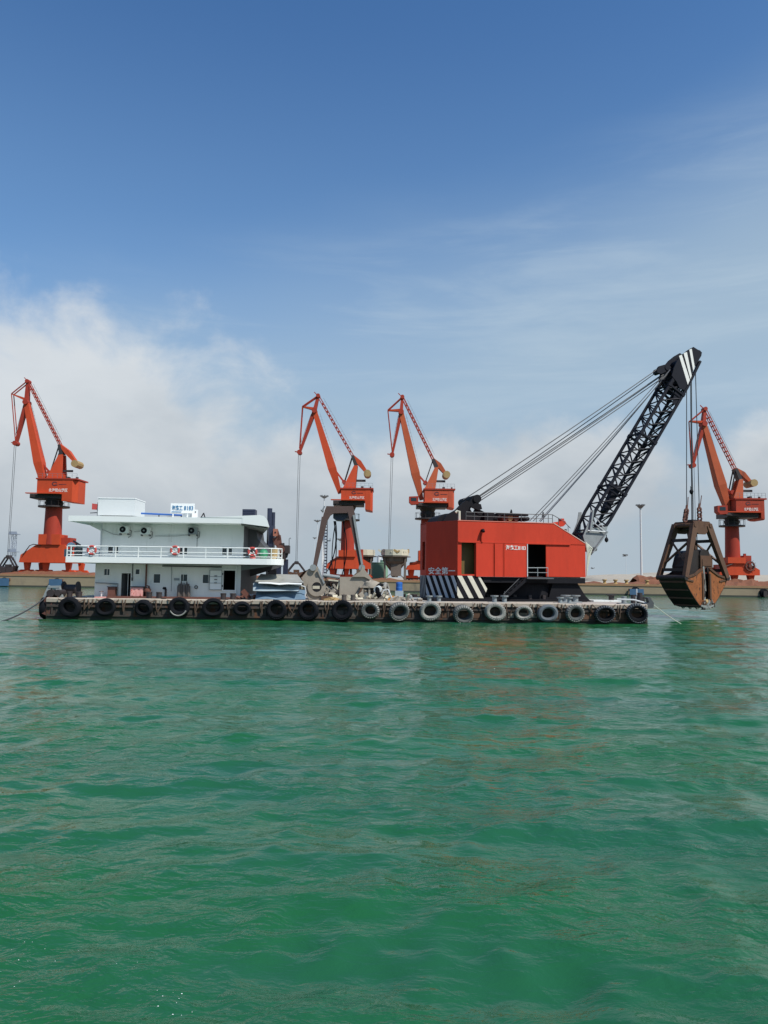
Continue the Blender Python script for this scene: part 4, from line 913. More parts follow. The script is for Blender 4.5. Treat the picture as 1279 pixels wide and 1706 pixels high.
# ------------------------------------------------------------------ white two-storey deckhouse
def build_deckhouse():
    V1, V2, VD = 2.3, 2.3, 10.6         # wall planes
    sL, sR = bs(157, V1), bs(400, V1)
    uL, uR = bs(163, V1), bs(403, V1)
    zd = bz(290, 934.5, .9)              # underside of the upper deck edge ~ its fascia middle
    z_d0, z_d1 = zd - .2, zd + .22
    z_r0 = bz(280, 870.5, .9); z_r1 = z_r0 + .42
    t = Thing('deckhouse', 'white two-storey deckhouse with railed upper deck on the barge', 'deckhouse', B, ((sL + sR) / 2, V1, DECK))
    X = lambda px: bs(px, V1); Z = lambda px, py: bz(px, py, V1)
    def rect(x0, x1, y0, y1): return (X(x0), X(x1), Z((x0 + x1) / 2, y1), Z((x0 + x1) / 2, y0))
    wl = {n: rect(*r) for n, r in dict(win1=(172, 181, 948, 958), door1=(201, 216.5, 955, 989.5), win2=(224.5, 231, 948.5, 956.5), win3=(255, 266, 956.5, 971), win4=(300.5, 311, 957, 968), win5=(337, 348, 957.5, 971.5), door2=(371.5, 391, 950.5, 983)).items()}
    d1 = wl['door1']; wl['door1'] = (d1[0], d1[1], DECK + .12, d1[3])
    wall = t.part('lower_wall', MB().wall(sL, sR, DECK, z_d0, V1, .12, list(wl.values())), m_white)
    t.part('lower_side_wall', MB().box(sL, sL + .12, V1 + .121, VD, DECK, z_d0), m_white)
    t.part('lower_side_wall', MB().box(sR - .12, sR, V1 + .121, VD - .1, DECK, z_d0), m_dkgrey)  # right end wall: shade of the deck overhang is in the dark colour
    t.part('lower_rear_wall', MB().box(sL + .12, sR - .12, VD - .12, VD, DECK, z_d0), m_white)
    ul = {n: rect(*r) for n, r in dict(w1=(177, 185, 910.5, 921), w2=(187.5, 194, 910.5, 921), w3=(297, 301.5, 912.5, 923), w4=(304, 309.5, 912.5, 923), w5=(368, 375.5, 913, 924), w6=(378.5, 384.5, 913, 924)).items()}
    uw = t.part('upper_wall', MB().wall(uL, uR, z_d1, z_r0, V2, .12, list(ul.values())), m_white)
    t.part('upper_side_wall', MB().box(uL, uL + .12, V2 + .121, VD, z_d1, z_r0), m_white)
    t.part('upper_side_wall', MB().box(uR - .12, uR, V2 + .121, VD - .1, z_d1, z_r0), m_dkgrey)  # right end wall coloured dark for the shade below the roof end
    t.part('upper_rear_wall', MB().box(uL + .12, uR - .12, VD - .12, VD, z_d1, z_r0), m_white)
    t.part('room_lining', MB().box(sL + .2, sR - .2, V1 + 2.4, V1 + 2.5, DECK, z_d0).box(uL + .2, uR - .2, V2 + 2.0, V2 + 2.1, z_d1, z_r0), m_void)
    def window(r, par, fr_=.05, mull=False):
        a, b, c, d = r; f = fr_
        m = MB().box(a - f, a + .0, V1 - .03, V1 - .001, c - f, d + f).box(b, b + f, V1 - .03, V1 - .001, c - f, d + f).box(a, b, V1 - .03, V1 - .001, d, d + f).box(a, b, V1 - .03, V1 - .001, c - f, c)
        if mull: m.box((a + b) / 2 - .015, (a + b) / 2 + .015, V1 + .03, V1 + .055, c, d)
        o = t.part('window', m, m_white2, parent=par)
        t.part('pane', MB().box(a, b, V1 + .06, V1 + .08, c, d), m_glass, parent=par)
    for k_ in ('win1', 'win2', 'win3', 'win4', 'win5'): window(wl[k_], wall, mull=k_ == 'win1')
    for k_ in ul: window(ul[k_], uw)
    # doors
    a, b, c, d = wl['door1']
    t.part('door', MB().beam((a + .04, V1 + .14, (c + d) / 2), (a + .3, V1 + .75, (c + d) / 2), .04, d - c, side=(-.9, .4, 0)), m_dkgrey, label='dark door leaf standing open inwards')
    t.part('door_sill', MB().box(a - .05, b + .05, V1 - .06, V1 - .002, DECK, c), m_rustp)
    a, b, c, d = wl['door2']
    t.part('door_frame', MB().box(a - .08, a, V1 - .05, V1 - .001, c - .08, d + .08).box(b, b + .08, V1 - .05, V1 - .001, c - .08, d + .08).box(a, b, V1 - .05, V1 - .001, d, d + .08).box(a, b, V1 - .05, V1 - .001, c - .08, c), m_white2)
    e0, e1 = X(348.5), X(369.5); f0, f1 = Z(358, 982.5), Z(358, 949.5)
    leaf = t.part('open_door_leaf', MB().box(e0, e1, V1 - .14, V1 - .06, f0, f1), m_white2, label='white weathertight door leaf folded back flat on the wall')
    ed = MB()
    for x in (e0, e1 - .035): ed.box(x, x + .035, V1 - .165, V1 - .141, f0, f1)
    for i in range(4):
        z = f0 + (f1 - f0 - .03) * i / 3; ed.box(e0 + .036, e1 - .036, V1 - .16, V1 - .141, z, z + .03)
    t.part('stiffener', ed, m_greysteel, parent=leaf)
    for i, fz in enumerate((.33, .5, .68)): t.part('door_handle', MB().box((e0 + e1) / 2 - .08, (e0 + e1) / 2 + .1, V1 - .2, V1 - .161, f0 + (f1 - f0) * fz, f0 + (f1 - f0) * fz + .05), m_dkgrey, parent=leaf)
    for z_ in (f0 + .2, f1 - .32): t.part('door_hinge', MB().box(e1, e1 + .06, V1 - .12, V1 - .05, z_, z_ + .12), m_dkgrey)
    # pipes and fittings on the lower wall
    t.part('drain_pipe', MB().path([(X(219.5), V1 - .05, z_d0), (X(219.5), V1 - .05, Z(219, 968))], .03).tube((X(219.5), V1 - .06, Z(219, 967)), (X(219.5), V1 - .06, Z(219, 962)), .055), m_dkgrey)
    t.part('vent_pipe', MB().tube((X(243), V1 - .12, DECK), (X(243), V1 - .12, Z(243, 940)), .055, n=8), m_rustp)
    t.part('gooseneck', MB().path([(X(278.5), V1 - .45, DECK), (X(278.5), V1 - .45, Z(278, 982)), (X(277.5), V1 - .45, Z(277, 979)), (X(275.5), V1 - .45, Z(275, 979)), (X(274.5), V1 - .45, Z(274, 981.5))], .075, 8), m_black2, smooth=True)
    t.part('pipe_run', MB().tube((X(269), V1 - .05, Z(269, 942.7)), (X(368), V1 - .05, Z(368, 944.5)), .045), m_dkgrey)
    t.part('pipe_drop', MB().tube((X(284.5), V1 - .04, Z(284, 943)), (X(285.5), V1 - .04, Z(285, 985)), .018), m_greysteel)
    t.part('nameplate', MB().box(X(289), X(298), V1 - .04, V1 - .002, Z(293, 967), Z(293, 963)), m_greysteel)
    t.part('wall_ring', MB().lathe((X(326.5), V1 - .05, Z(326, 978)), (0, 1, 0), [(.07, -.03), (.12, -.03), (.12, .03), (.07, .03)], 14, True), m_dkgrey)
    t.part('grab_rail', MB().tube((X(159), V1 - .12, Z(159, 970.5)), (X(197), V1 - .12, Z(197, 972.5)), .035).tube((X(196.5), V1 - .12, DECK), (X(196.5), V1 - .12, Z(197, 972.5)), .03), m_greysteel)
    t.part('wall_post', MB().box(X(391.8), X(393.2), V1 - .1, V1 - .002, DECK, z_d0), m_white2)
    for px in (212, 304, 346): t.part('wall_seam', MB().box(X(px), X(px) + .025, V1 - .012, V1 - .002, DECK, z_d0), m_white)
    # upper wall seams, cable runs
    for px in (217, 288, 362): t.part('wall_seam', MB().box(X(px), X(px) + .02, V2 - .012, V2 - .002, z_d1, z_r0), m_white)
    cb = [(X(166), V2 - .03, Z(166, 882)), (X(185), V2 - .03, Z(185, 890)), (X(197), V2 - .03, Z(197, 892))]
    t.part('cable', MB().path(cb, .014, 4).path([(X(219), V2 - .03, Z(219, 886)), (X(236), V2 - .03, Z(236, 884))], .014, 4).path([(X(255), V2 - .03, Z(255, 893)), (X(290), V2 - .03, Z(290, 893)), (X(318), V2 - .03, Z(318, 890))], .014, 4).path([(X(325.5), V2 - .03, Z(325, 890)), (X(325.5), V2 - .03, Z(325, 912))], .014, 4), m_dkgrey)
    t.part('corner_pipe', MB().tube((X(165.5), V2 - .05, z_d1), (X(165.5), V2 - .05, z_r0), .03), m_mast)
    # upper deck slab with rounded right end, over the whole plan
    VF = .85; dl, dr = bs(106.5, VF), bs(469, VF)
    def slab(x0, x1, v0, v1, z0, z1, rad, n=7):
        pts = [(x0, v0, z0)]
        for i in range(n): a = -math.pi / 2 + math.pi / 2 * i / (n - 1); pts.append((x1 - rad + rad * math.cos(a), v0 + rad + rad * math.sin(a), z0))
        pts += [(x1 - 2.3, v1, z0), (x0, v1, z0)]
        return MB().prism(pts, (0, 0, z1 - z0))
    t.part('upper_deck', slab(dl, dr, VF, VD + .4, z_d0 + .03, z_d1, 1.0), m_white2)
    # roof with wedge underside on the left, a raised faired end on the right
    rl = bs(108, VF); rr_ = bs(400, VF); rend = bs(446, VF)
    t.part('roof', MB().box(rl, rr_, VF, VD + .4, z_r0, z_r1 - .06), m_white2)
    zt = bz(430, 858, VF); zq = bz(400, 860.5, VF); zb_ = bz(430, 874.5, VF)
    pr = [(bs(330, VF), z_r1 - .058), (bs(430, VF), zt), (bs(437, VF), bz(437, 860, VF)), (bs(442, VF), bz(442, 866, VF)), (bs(446, VF), bz(446, 878, VF)), (rr_, z_r0 + .004), (rr_, z_r1 - .058)]
    t.part('roof_fairing', MB().prism([(s, VF - .02, z) for s, z in pr], (-1.7, VD - VF + .2, 0)), m_white2)
    t.part('eave_gusset', MB().prism([(rl + .5, V1 + .3, z_r0 - .002), (uL - .002, V1 + .3, z_r0 - .002), (uL - .002, V1 + .3, z_r0 - .55)], (0, .12, 0)).prism([(rl + .5, V1 + 6, z_r0 - .002), (uL - .002, V1 + 6, z_r0 - .002), (uL - .002, V1 + 6, z_r0 - .55)], (0, .12, 0)), m_white)
    t.part('deck_bracket', MB().prism([(sR + .002, V1 + .2, z_d0 - .01), (sR + 2.2, V1 + .2, z_d0 - .01), (sR + .002, V1 + .2, z_d0 - .35)], (0, .1, 0)), m_greysteel)
    t.part('deck_bracket', MB().prism([(sR + .002, V1 + 4.5, z_d0 + .028), (sR + 2.4, V1 + 4.5, z_d0 + .028), (sR + .002, V1 + 4.5, z_d0 - .75)], (0, .1, 0)), m_dkgrey)
    t.part('porch_post', MB().box(sR + 1.15, sR + 1.25, V1 + 4.7, V1 + 4.8, DECK, z_d0 + .028), m_greysteel)
    t.part('porch_pipe', MB().tube((sR + .3, V1 - .4, DECK + .25), (sR + 2.2, V1 - .4, DECK + .42), .06), m_mast)
    # underside smoke duct on the end wall
    t.part('side_casing', MB().prism([(uR + .003, V1 + 2.5, z_d1), (uR + 1.5, V1 + 2.5, z_d1), (uR + 1.15, V1 + 2.5, z_d1 + .9), (uR + .6, V1 + 2.5, z_d1 + 1.5), (uR + .5, V1 + 2.5, z_r0 - .01), (uR + .003, V1 + 2.5, z_r0 - .01)], (0, 4, 0)), m_dkgrey)
    t.part('lamp', MB().tube((bs(427, 2), 2, z_r0 + .35), (bs(427, 2), 2, z_r0 - .05), .07), m_white2)
    t.part('deck_shade_plate', MB().prism([(sR + .01, VF + .25, z_d0 + .024), (dr - .35, VF + .35, z_d0 + .024), (dr - 2.3, VD + .2, z_d0 + .024), (sR + .01, VD + .2, z_d0 + .024)], (0, 0, -.03)), m_soffitshade)  # added plate, its dark colour stands for shade under the deck
    t.part('roof_shade_plate', MB().prism([(uR + .01, VF + .1, z_r0 + .0), (rend - .1, VF + .1, bz(444, 879, VF) - .03), (rend - 1.75, VD, bz(444, 879, VF) - .03), (uR - 1.2, VD, z_r0 + .0)], (0, 0, -.03)), m_soffitshade)  # added plate, coloured as the shade under the roof end
    # railing
    zr = [bz(290, y, VF) for y in (911.5, 920.0, 926.0)]
    vv = VF + .1; posts = [(bs(p, VF), vv) for p in (107.5, 114, 151, 189, 227, 265, 303, 340, 377, 413, 450)] + [(dr - .32, vv + .22), (dr - .12, vv + .75), (dr - .45, vv + 2.2), (dr - .85, vv + 4), (dl + .1, vv + 2), (dl + .1, vv + 4), (dl + .1, vv + 6)]
    for i, (x, v) in enumerate(posts): t.part('rail_post', MB().box(x - .025, x + .025, v - .025, v + .025, z_d1, zr[0]), m_rail)
    line = [(dl + .1, vv + 7), (dl + .1, vv), (dr - .9, vv), (dr - .55, vv + .08), (dr - .25, vv + .32), (dr - .12, vv + .75), (dr - 1.55, vv + 7)]
    for q, z in enumerate(zr): t.part('handrail' if q == 0 else 'rail_bar', MB().path([(x, v, z) for x, v in line], .038 if q == 0 else .028, 6), m_rail)
    return t, z_d1, z_r1, z_r0, VF, V1
_, ZD1, ZR1, ZR0, VF, VW = build_deckhouse()

def life_ring(px, py, label):
    s, v, z = B.at(px, py, VF + .0); v = VF - .03
    t = Thing('life_ring', label, 'life ring', B, (s, v, z), 'life rings hung on the upper deck railing')
    n = 32; r0_, rr = .25, .075
    for q in range(4):
        body = MB(); gap = R(9); k = []
        for i in range(9):
            a = R(45 + 90 * q) + gap + (math.pi / 2 - 2 * gap) * i / 8; k.append((s + r0_ * math.cos(a), v, z + r0_ * math.sin(a)))
        t.part('ring_segment', body.path(k, rr, 8), m_buoyr, smooth=True)
        k = [(s + r0_ * math.cos(R(45 + 90 * q) + u * gap * 1.01), v, z + r0_ * math.sin(R(45 + 90 * q) + u * gap * 1.01)) for u in (-1, 0, 1)]
        t.part('white_band', MB().path(k, rr * 1.03, 8), m_white2, smooth=True)
    t.part('coiled_line', MB().path([(s - .15, v, z - .02), (s - .02, v - .04, z - .1), (s + .13, v, z - .04), (s + .03, v, z + .05)], .03, 5), m_white2)
life_ring(153, 916.5, 'red and white life ring on the railing near its left end')
life_ring(291.5, 917, 'red and white life ring at the middle of the railing')
life_ring(420.5, 919.5, 'red and white life ring on the railing beside the green bag')

def air_con(px, py, label, fan=True):
    s, v, z = B.at(px, py, VW - .35); w_, h = .31, .23
    t = Thing('air_conditioner', label, 'air conditioner', B, (s, VW - .2, z), 'air conditioner units on the upper wall')
    case = t.part('casing', MB().box(s - w_, s + w_, VW - .4, VW - .06, z - h, z + h), m_white if fan else m_greysteel)
    t.part('fan_grille', MB().lathe((s - .08, VW - .415, z + .02), (0, 1, 0), [(.02, -.01), (.19, -.01), (.2, .012)], 18), m_black2, parent=case)
    t.part('fan_hub', MB().lathe((s - .08, VW - .44, z + .02), (0, 1, 0), [(.06, 0), (.06, .01)], 10), m_greysteel, parent=case)
    for x_ in (s - w_ + .03, s + w_ - .07): t.part('bracket', MB().box(x_, x_ + .04, VW - .4, VW - .002, z - h - .1, z - h - .002), m_dkgrey)
    t.part('hose', MB().path([(s + w_, VW - .15, z), (s + w_ + .1, VW - .08, z - .05), (s + w_ + .06, VW - .05, z - .4), (s + w_ - .1, VW - .05, z - .5)], .022, 5), m_dkgrey)
air_con(206.5, 882.5, 'leftmost air conditioner unit high on the upper wall')
air_con(242, 884.5, 'middle air conditioner unit high on the upper wall')
air_con(321, 884.5, 'right air conditioner unit, darker and without a visible fan', False)

def roof_things():
    zr = ZR1 - .06
    s0, s1 = bs(163, 3.5, 845), bs(224.5, 3.5, 845); z0, z1 = bz(190, 861, 3.5), bz(190, 830.5, 3.5)
    t = Thing('roof_tank', 'large plain white box tank on the deckhouse roof', 'tank', B, ((s0 + s1) / 2, 3.5, zr))
    t.part('body', MB().box(s0, s1, 3.5, 6.0, z0 + .1, z1), m_tankw)
    t.part('lid_edge', MB().box(s0 - .03, s1 + .03, 3.46, 6.04, z1 + .001, z1 + .05), m_white2)
    for x in (s0 + .15, (s0 + s1) / 2, s1 - .25): t.part('foot', MB().box(x, x + .1, 3.6, 5.9, zr, z0 + .099), m_greysteel)
    p = B.at(156, 844, 4.5)
    t = Thing('flag', 'small faded red flag left of the white roof tank', 'flag', B, (p[0] + .25, 4.5, zr))
    t.part('cloth', MB().prism([(p[0] - .12, 4.5, p[2] - .2), (p[0] + .25, 4.5, p[2] - .22), (p[0] + .25, 4.5, p[2] + .18), (p[0] - .12, 4.5, p[2] + .22)], (0, .02, 0)), m_buoyr)
    t.part('staff', MB().tube((p[0] + .27, 4.5, zr), (p[0] + .27, 4.5, p[2] + .3), .02).tube((p[0] - .2, 4.45, p[2] - .45), (p[0] + .27, 4.45, p[2] - .42), .03), m_dkgrey)
    # sign
    a, b = B.at(284, 854.5, 2.6), B.at(324, 839, 2.6)
    t = Thing('name_board', 'white roof sign board with blue Chinese characters and number', 'sign', B, ((a[0] + b[0]) / 2, 2.6, zr))
    bd = t.part('board', MB().box(a[0], b[0], 2.6, 2.7, a[2], b[2]), m_white2)
    hh = b[2] - a[2]; e = (1, 0, 0)
    t.part('lettering', fit_letters('海鑫工', .36, .72, (a[0] + .07, 2.585, a[2] + .20), e, (0, 0, 1)), m_signblue, parent=bd)
    t.part('lettering', fit_letters('8183', .40, .62, (a[0] + .88, 2.585, a[2] + .20), e, (0, 0, 1)), m_signblue, parent=bd)
    t.part('underline', MB().box(a[0] + .07, a[0] + .72, 2.58, 2.598, a[2] + .05, a[2] + .10), m_signblue, parent=bd)
    for x in (a[0] + .12, b[0] - .5): t.part('leg', MB().box(x, x + .07, 2.64, 2.71, zr, a[2] - .001), m_white2)
    c0, c1 = B.at(305, 861, 3.0), B.at(318, 854, 3.0)
    single('roof_box', 'low white box behind the legs of the roof sign', 'box', B, c0, MB().box(c0[0], c1[0], 3.0, 3.8, zr, c1[2]), m_white2)
    c0, c1 = B.at(318.5, 862, 2.9), B.at(328, 849, 2.9)
    t = Thing('junction_box', 'small upright white box right of the roof sign', 'box', B, (c0[0], 2.9, zr))
    t.part('case', MB().box(c0[0], c1[0], 2.9, 3.3, zr, c1[2]), m_white2); t.part('knob', MB().box(c1[0] - .12, c1[0] - .05, 2.87, 2.898, c1[2] - .2, c1[2] - .12), m_dkgrey)
    a, b = B.at(235, 855.3, 3.2), B.at(303, 858.5, 3.2)
    t = Thing('blue_pole', 'blue pole lying along the deckhouse roof on trestles', 'pole', B, ((a[0] + b[0]) / 2, 3.2, zr))
    t.part('tube', MB().tube(a, b, .06), m_blue)
    t.part('trestle', MB().beam((b[0] - .1, 3.2, zr), (b[0] - .03, 3.2, b[2] - .05), .07, .07), m_dkgrey); t.part('trestle', MB().beam((a[0] + 1.2, 3.2, zr), (a[0] + 1.2, 3.2, a[2] - .08), .07, .07), m_dkgrey)
    p = B.at(283, 864, 3.4)
    single('rubber_bladder', 'dark low dome on the roof under the blue pole', 'dome', B, p, MB().lathe((p[0], 3.4, zr), (0, 0, 1), [(.42, 0), (.38, .1), (.22, .19), (.02, .22)], 18), m_dkgrey, smooth=True)
    p = B.at(338, 864, 3.2)
    t = Thing('roof_tripod', 'small black tripod frame on the roof right of the sign', 'tripod', B, (p[0], 3.2, zr))
    top = Vector((p[0] + .02, 3.3, zr + .48))
    for dx, dv in ((-.22, 0), (.2, -.1), (.12, .3)): t.part('leg', MB().beam((p[0] + dx, 3.2 + dv, zr), top, .06, .06), m_black2)
    a, b = B.at(403.5, 860, 2.9), B.at(425, 848.5, 2.9)
    t = Thing('louvre_box', 'dark blue louvred box on the right part of the roof', 'vent box', B, (a[0], 2.9, ZR1))
    bx_ = t.part('case', MB().box(a[0], b[0], 2.9, 3.9, ZR1 - .2, b[2]), m_bluek)
    for i in range(5):
        z = ZR1 + .05 + (b[2] - ZR1 - .05) * i / 5; t.part('louvre', MB().box(a[0] + .05, b[0] - .05, 2.87, 2.898, z, z + .03), m_bluek, parent=bx_)
    # things on the upper deck, left end
    p = B.at(119, 908, 3.0)
    t = Thing('satellite_dish', 'white domed dish behind the left end of the railing', 'dish', B, (p[0], 3.0, ZD1))
    t.part('dome', MB().lathe((p[0], 3.0, p[2] - .1), (0, 0, 1), [(.30, -.02), (.28, .12), (.18, .24), (.02, .28)], 18), m_white2, smooth=True)
    t.part('mount', MB().tube((p[0], 3.0, ZD1), (p[0], 3.0, p[2] - .12), .1), m_greysteel)
    for px, pyb, r_, h_, mm, lb in ((113, 928, .24, .5, m_greysteel, 'grey drum on the upper deck left end, left of the white dome'), (130, 928, .26, .62, m_dkgrey, 'dark drum on the upper deck just right of the white dome')):
        p = B.at(px, pyb, 2.6)
        single('drum', lb, 'drum', B, (p[0], 2.6, ZD1), MB().lathe((p[0], 2.6, ZD1), (0, 0, 1), [(r_, 0), (r_ * 1.03, h_ * .3), (r_, h_ * .32), (r_, h_ * .66), (r_ * 1.03, h_ * .68), (r_, h_), (r_ * .2, h_ + .01)], 16), mm)
    p = B.at(128, 906, 3.2)
    t = Thing('folded_antenna', 'dark folded antenna frame leaning above the two drums', 'antenna', B, (p[0], 3.2, ZD1))
    t.part('arm', MB().beam((p[0] - .25, 3.2, p[2] + .2), (p[0] + .25, 3.2, p[2] - .1), .08, .1), m_dkgrey); t.part('stand', MB().beam((p[0], 3.2, ZD1), (p[0], 3.2, p[2] + .1), .08, .08), m_dkgrey)
    # upper deck, right end
    p = B.at(438.5, 931, 2.2); c = Vector((p[0], 2.2, ZD1 + .33)); mb = MB(); rr = random.Random(4)
    n, m_ = 16, 9
    for j in range(m_ + 1):
        for i in range(n):
            th = math.pi * j / m_; ph = 2 * math.pi * i / n; q = .33 * (1 + rr.uniform(-.06, .06))
            mb.v.append((c.x + q * 1.0 * math.sin(th) * math.cos(ph), c.y + q * math.sin(th) * math.sin(ph), c.z + q * math.cos(th)))
    for j in range(m_):
        for i in range(n): mb.f.append((j * n + i, j * n + (i + 1) % n, (j + 1) * n + (i + 1) % n, (j + 1) * n + i))
    single('net_bag', 'round green net bag behind the railing at its right end', 'bag', B, (p[0], 2.2, ZD1), mb, m_green, smooth=True)
    p = B.at(456.5, 931, 2.4)
    single('tan_drum', 'tan drum behind the rounded right end of the railing', 'drum', B, (p[0], 2.4, ZD1), MB().lathe((p[0], 2.4, ZD1), (0, 0, 1), [(.3, 0), (.3, .3), (.32, .32), (.3, .34), (.3, .75), (.05, .76)], 18), m_tan)
    p = B.at(420.5, 931, 2.0)
    single('red_canister', 'small dark red canister under the right life ring', 'canister', B, (p[0], 2.0, ZD1), MB().lathe((p[0], 2.0, ZD1), (0, 0, 1), [(.2, 0), (.2, .3), (.08, .38), (.05, .45)], 14), m_buoyr)
    # lower deck in front of the wall
    def Q(px, py, v): return B.at(px, py, v)
    a = Q(180, 985, 1.9); b = Q(192.5, 977, 1.9)
    t = Thing('deck_locker', 'brown steel box standing against the deckhouse left of the door', 'box', B, (a[0], 1.9, DECK))
    t.part('body', MB().box(a[0], b[0], 1.8, 2.2, DECK, b[2] - .05), m_rustp); t.part('lid', MB().box(a[0] - .04, b[0] + .04, 1.76, 2.22, b[2] - .049, b[2]), m_dkgrey)
    a = Q(217, 989, 1.8); b = Q(239, 977.5, 1.8)
    t = Thing('covered_chest', 'chest under a red and white striped tarp beside the door', 'chest', B, (a[0], 1.8, DECK))
    t.part('chest', MB().box(a[0], b[0], 1.82, 2.2, DECK, b[2] - .1), m_rustp)
    tm = MB(); n = 10
    for i in range(n + 1):
        x = a[0] + .02 + (b[0] - a[0] - .04) * i / n; wv = .03 * math.sin(i * 1.7)
        tm.v += [(x, 1.77 + wv, DECK + .12 + .05 * math.sin(i)), (x, 1.78 - wv, b[2] - .25), (x, 1.79, b[2] - .06), (x, 2.2, b[2] - .05)]
    for i in range(n):
        for q in range(3): tm.f.append((i * 4 + q, i * 4 + 4 + q, i * 4 + 5 + q, i * 4 + 1 + q))
    t.part('tarp', tm, m_pink, smooth=True)
    t.part('lid', MB().box(a[0] - .05, b[0] + .03, 1.8, 2.22, b[2] - .04, b[2] + .02), m_grime)
    a = Q(246, 978, 1.9)
    t = Thing('deck_pump', 'dark red pump with standing pipes beside the striped tarp', 'pump', B, (a[0], 1.9, DECK))
    t.part('casing', MB().lathe((a[0], 1.9, DECK), (0, 0, 1), [(.2, 0), (.2, .1), (.12, .12), (.15, .4), (.22, .45), (.22, .6), (.1, .7)], 12), m_rustp)
    t.part('pipe', MB().path([(a[0] - .1, 1.9, DECK + .5), (a[0] - .12, 1.85, DECK + .85), (a[0] + .08, 1.85, DECK + .8), (a[0] + .2, 1.85, DECK + .4)], .05), m_rustp)
    # gas cylinders
    for i, (px, hgt) in enumerate(((297.5, 1.0), (301.5, 1.14), (306, 1.02), (310.5, 1.14), (314, .98))):
        p = Q(px, 990, 1.95 + .08 * (i % 2)); r_ = .105
        single('gas_cylinder', ('leftmost grey gas cylinder in the row of five by the wall', 'taller gas cylinder second from the left of five by the wall', 'middle gas cylinder of the row of five by the wall', 'taller gas cylinder second from the right of five by the wall', 'rightmost short gas cylinder in the row of five by the wall')[i], 'gas cylinder', B, (p[0], p[1], DECK),
               MB().lathe((p[0], p[1], DECK), (0, 0, 1), [(r_, 0), (r_, hgt * .78), (r_ * .8, hgt * .86), (r_ * .35, hgt * .9), (r_ * .35, hgt), (.01, hgt)], 14), m_cyl, 'gas cylinders standing by the deckhouse wall', smooth=True)
    a = Q(169, 989, 1.9)
    t = Thing('deck_valve', 'small pale valve post on deck at the left corner of the deckhouse', 'valve', B, (a[0], 1.9, DECK))
    t.part('stem', MB().tube((a[0], 1.9, DECK), (a[0], 1.9, DECK + .4), .05), m_mast); t.part('wheel', MB().lathe((a[0], 1.9, DECK + .4), (0, 0, 1), [(.1, 0), (.14, 0), (.14, .03), (.1, .03)], 12, True), m_rustp)
    t.part('base', MB().box(a[0] - .35, a[0] + .4, 1.6, 2.0, DECK + .001, DECK + .08), m_pink)
roof_things()

# ------------------------------------------------------------------ spud winch gear behind the deckhouse
def spud_gear():
    v = 9.0
    P_ = lambda px, py, vv=v: B.at(px, py, vv)
    t = Thing('spud_winch_tower', 'dark blue posts and rusty winch machinery right of the deckhouse', 'winch tower', B, (P_(455, 950)[0], v, DECK))
    a = P_(449.5, 847); t.part('spud_post', MB().tube((a[0], v, DECK), (a[0], v, a[2]), .14 * 1.35, n=14), m_bluek, smooth=True)
    a = P_(454.5, 853); t.part('spud_post', MB().tube((a[0], v + .3, DECK), (a[0], v + .3, a[2]), .15, n=12), m_bluek, smooth=True)
    a, b = P_(447, 912), P_(457, 876); t.part('guide_box', MB().box(a[0], b[0], v - .4, v + .6, a[2], b[2]), m_bluek)
    a, b = P_(446, 956), P_(460, 930); t.part('lower_casing', MB().box(a[0], b[0], v - .4, v + .9, DECK, b[2]), m_black2)
    a, b = P_(456.5, 894), P_(463.5, 882); t.part('rusty_motor', MB().box(a[0], b[0], v - .7, v - .1, a[2], b[2]), M('rust_pink_primer', (.36, .13, .08), .7, var=.4, scale=3, rust=.3)); t.part('motor_hole', MB().tube(((a[0] + b[0]) / 2, v - .72, (a[2] + b[2]) / 2), ((a[0] + b[0]) / 2, v - .705, (a[2] + b[2]) / 2), .07, n=10), m_void)
    for (x0, y0, x1, y1, w_, mm) in ((464, 892, 469, 930, .3, m_rustp), (457, 896, 466, 912, .35, m_rustp), (470, 905, 473, 934, .3, m_grime), (461, 884, 466, 900, .2, m_rustp)):
        t.part('gear_frame', MB().beam(P_(x0, y0, v - .3), P_(x1, y1, v - .3), .4, w_), mm)
    t.part('gear_drum', MB().lathe(P_(467, 915, v - .8), (0, 1, 0), [(.32, 0), (.32, .08), (.2, .1), (.2, .6), (.32, .62), (.32, .7)], 16), m_rustp)
    t.part('gear_drum', MB().lathe(P_(461, 905, v - .8), (0, 1, 0), [(.2, 0), (.2, .5)], 14), m_rustp)
    a, b = P_(470, 922), P_(482.5, 909); t.part('fuel_box', MB().box(a[0], b[0], v - .5, v + .5, a[2], b[2]), m_grime)
    a, b = P_(470, 932), P_(480, 921); t.part('fuel_sump', MB().prism([(a[0], v - .45, a[2]), (b[0] - .1, v - .45, a[2] + .15), (b[0], v - .45, b[2]), (a[0], v - .45, b[2])], (0, .9, 0)), m_black2)
    for px, q in ((465, .16), (476, .18)): a = P_(px, 932); t.part('support_post', MB().box(a[0] - q, a[0] + q, v - .2, v + .1, DECK, a[2]), m_bluek)
    a = P_(481.5, 898); b = P_(481.5, 910); t.part('hook_rod', MB().path([(b[0], v, b[2]), (a[0], v, a[2]), (a[0] + .08, v, a[2] + .1), (a[0] + .14, v, a[2])], .025), m_dkgrey)
    t.part('wire', MB().tube(P_(446, 878, v - .5), P_(446.5, 901, v - .5), .03), m_dkgrey)
spud_gear()

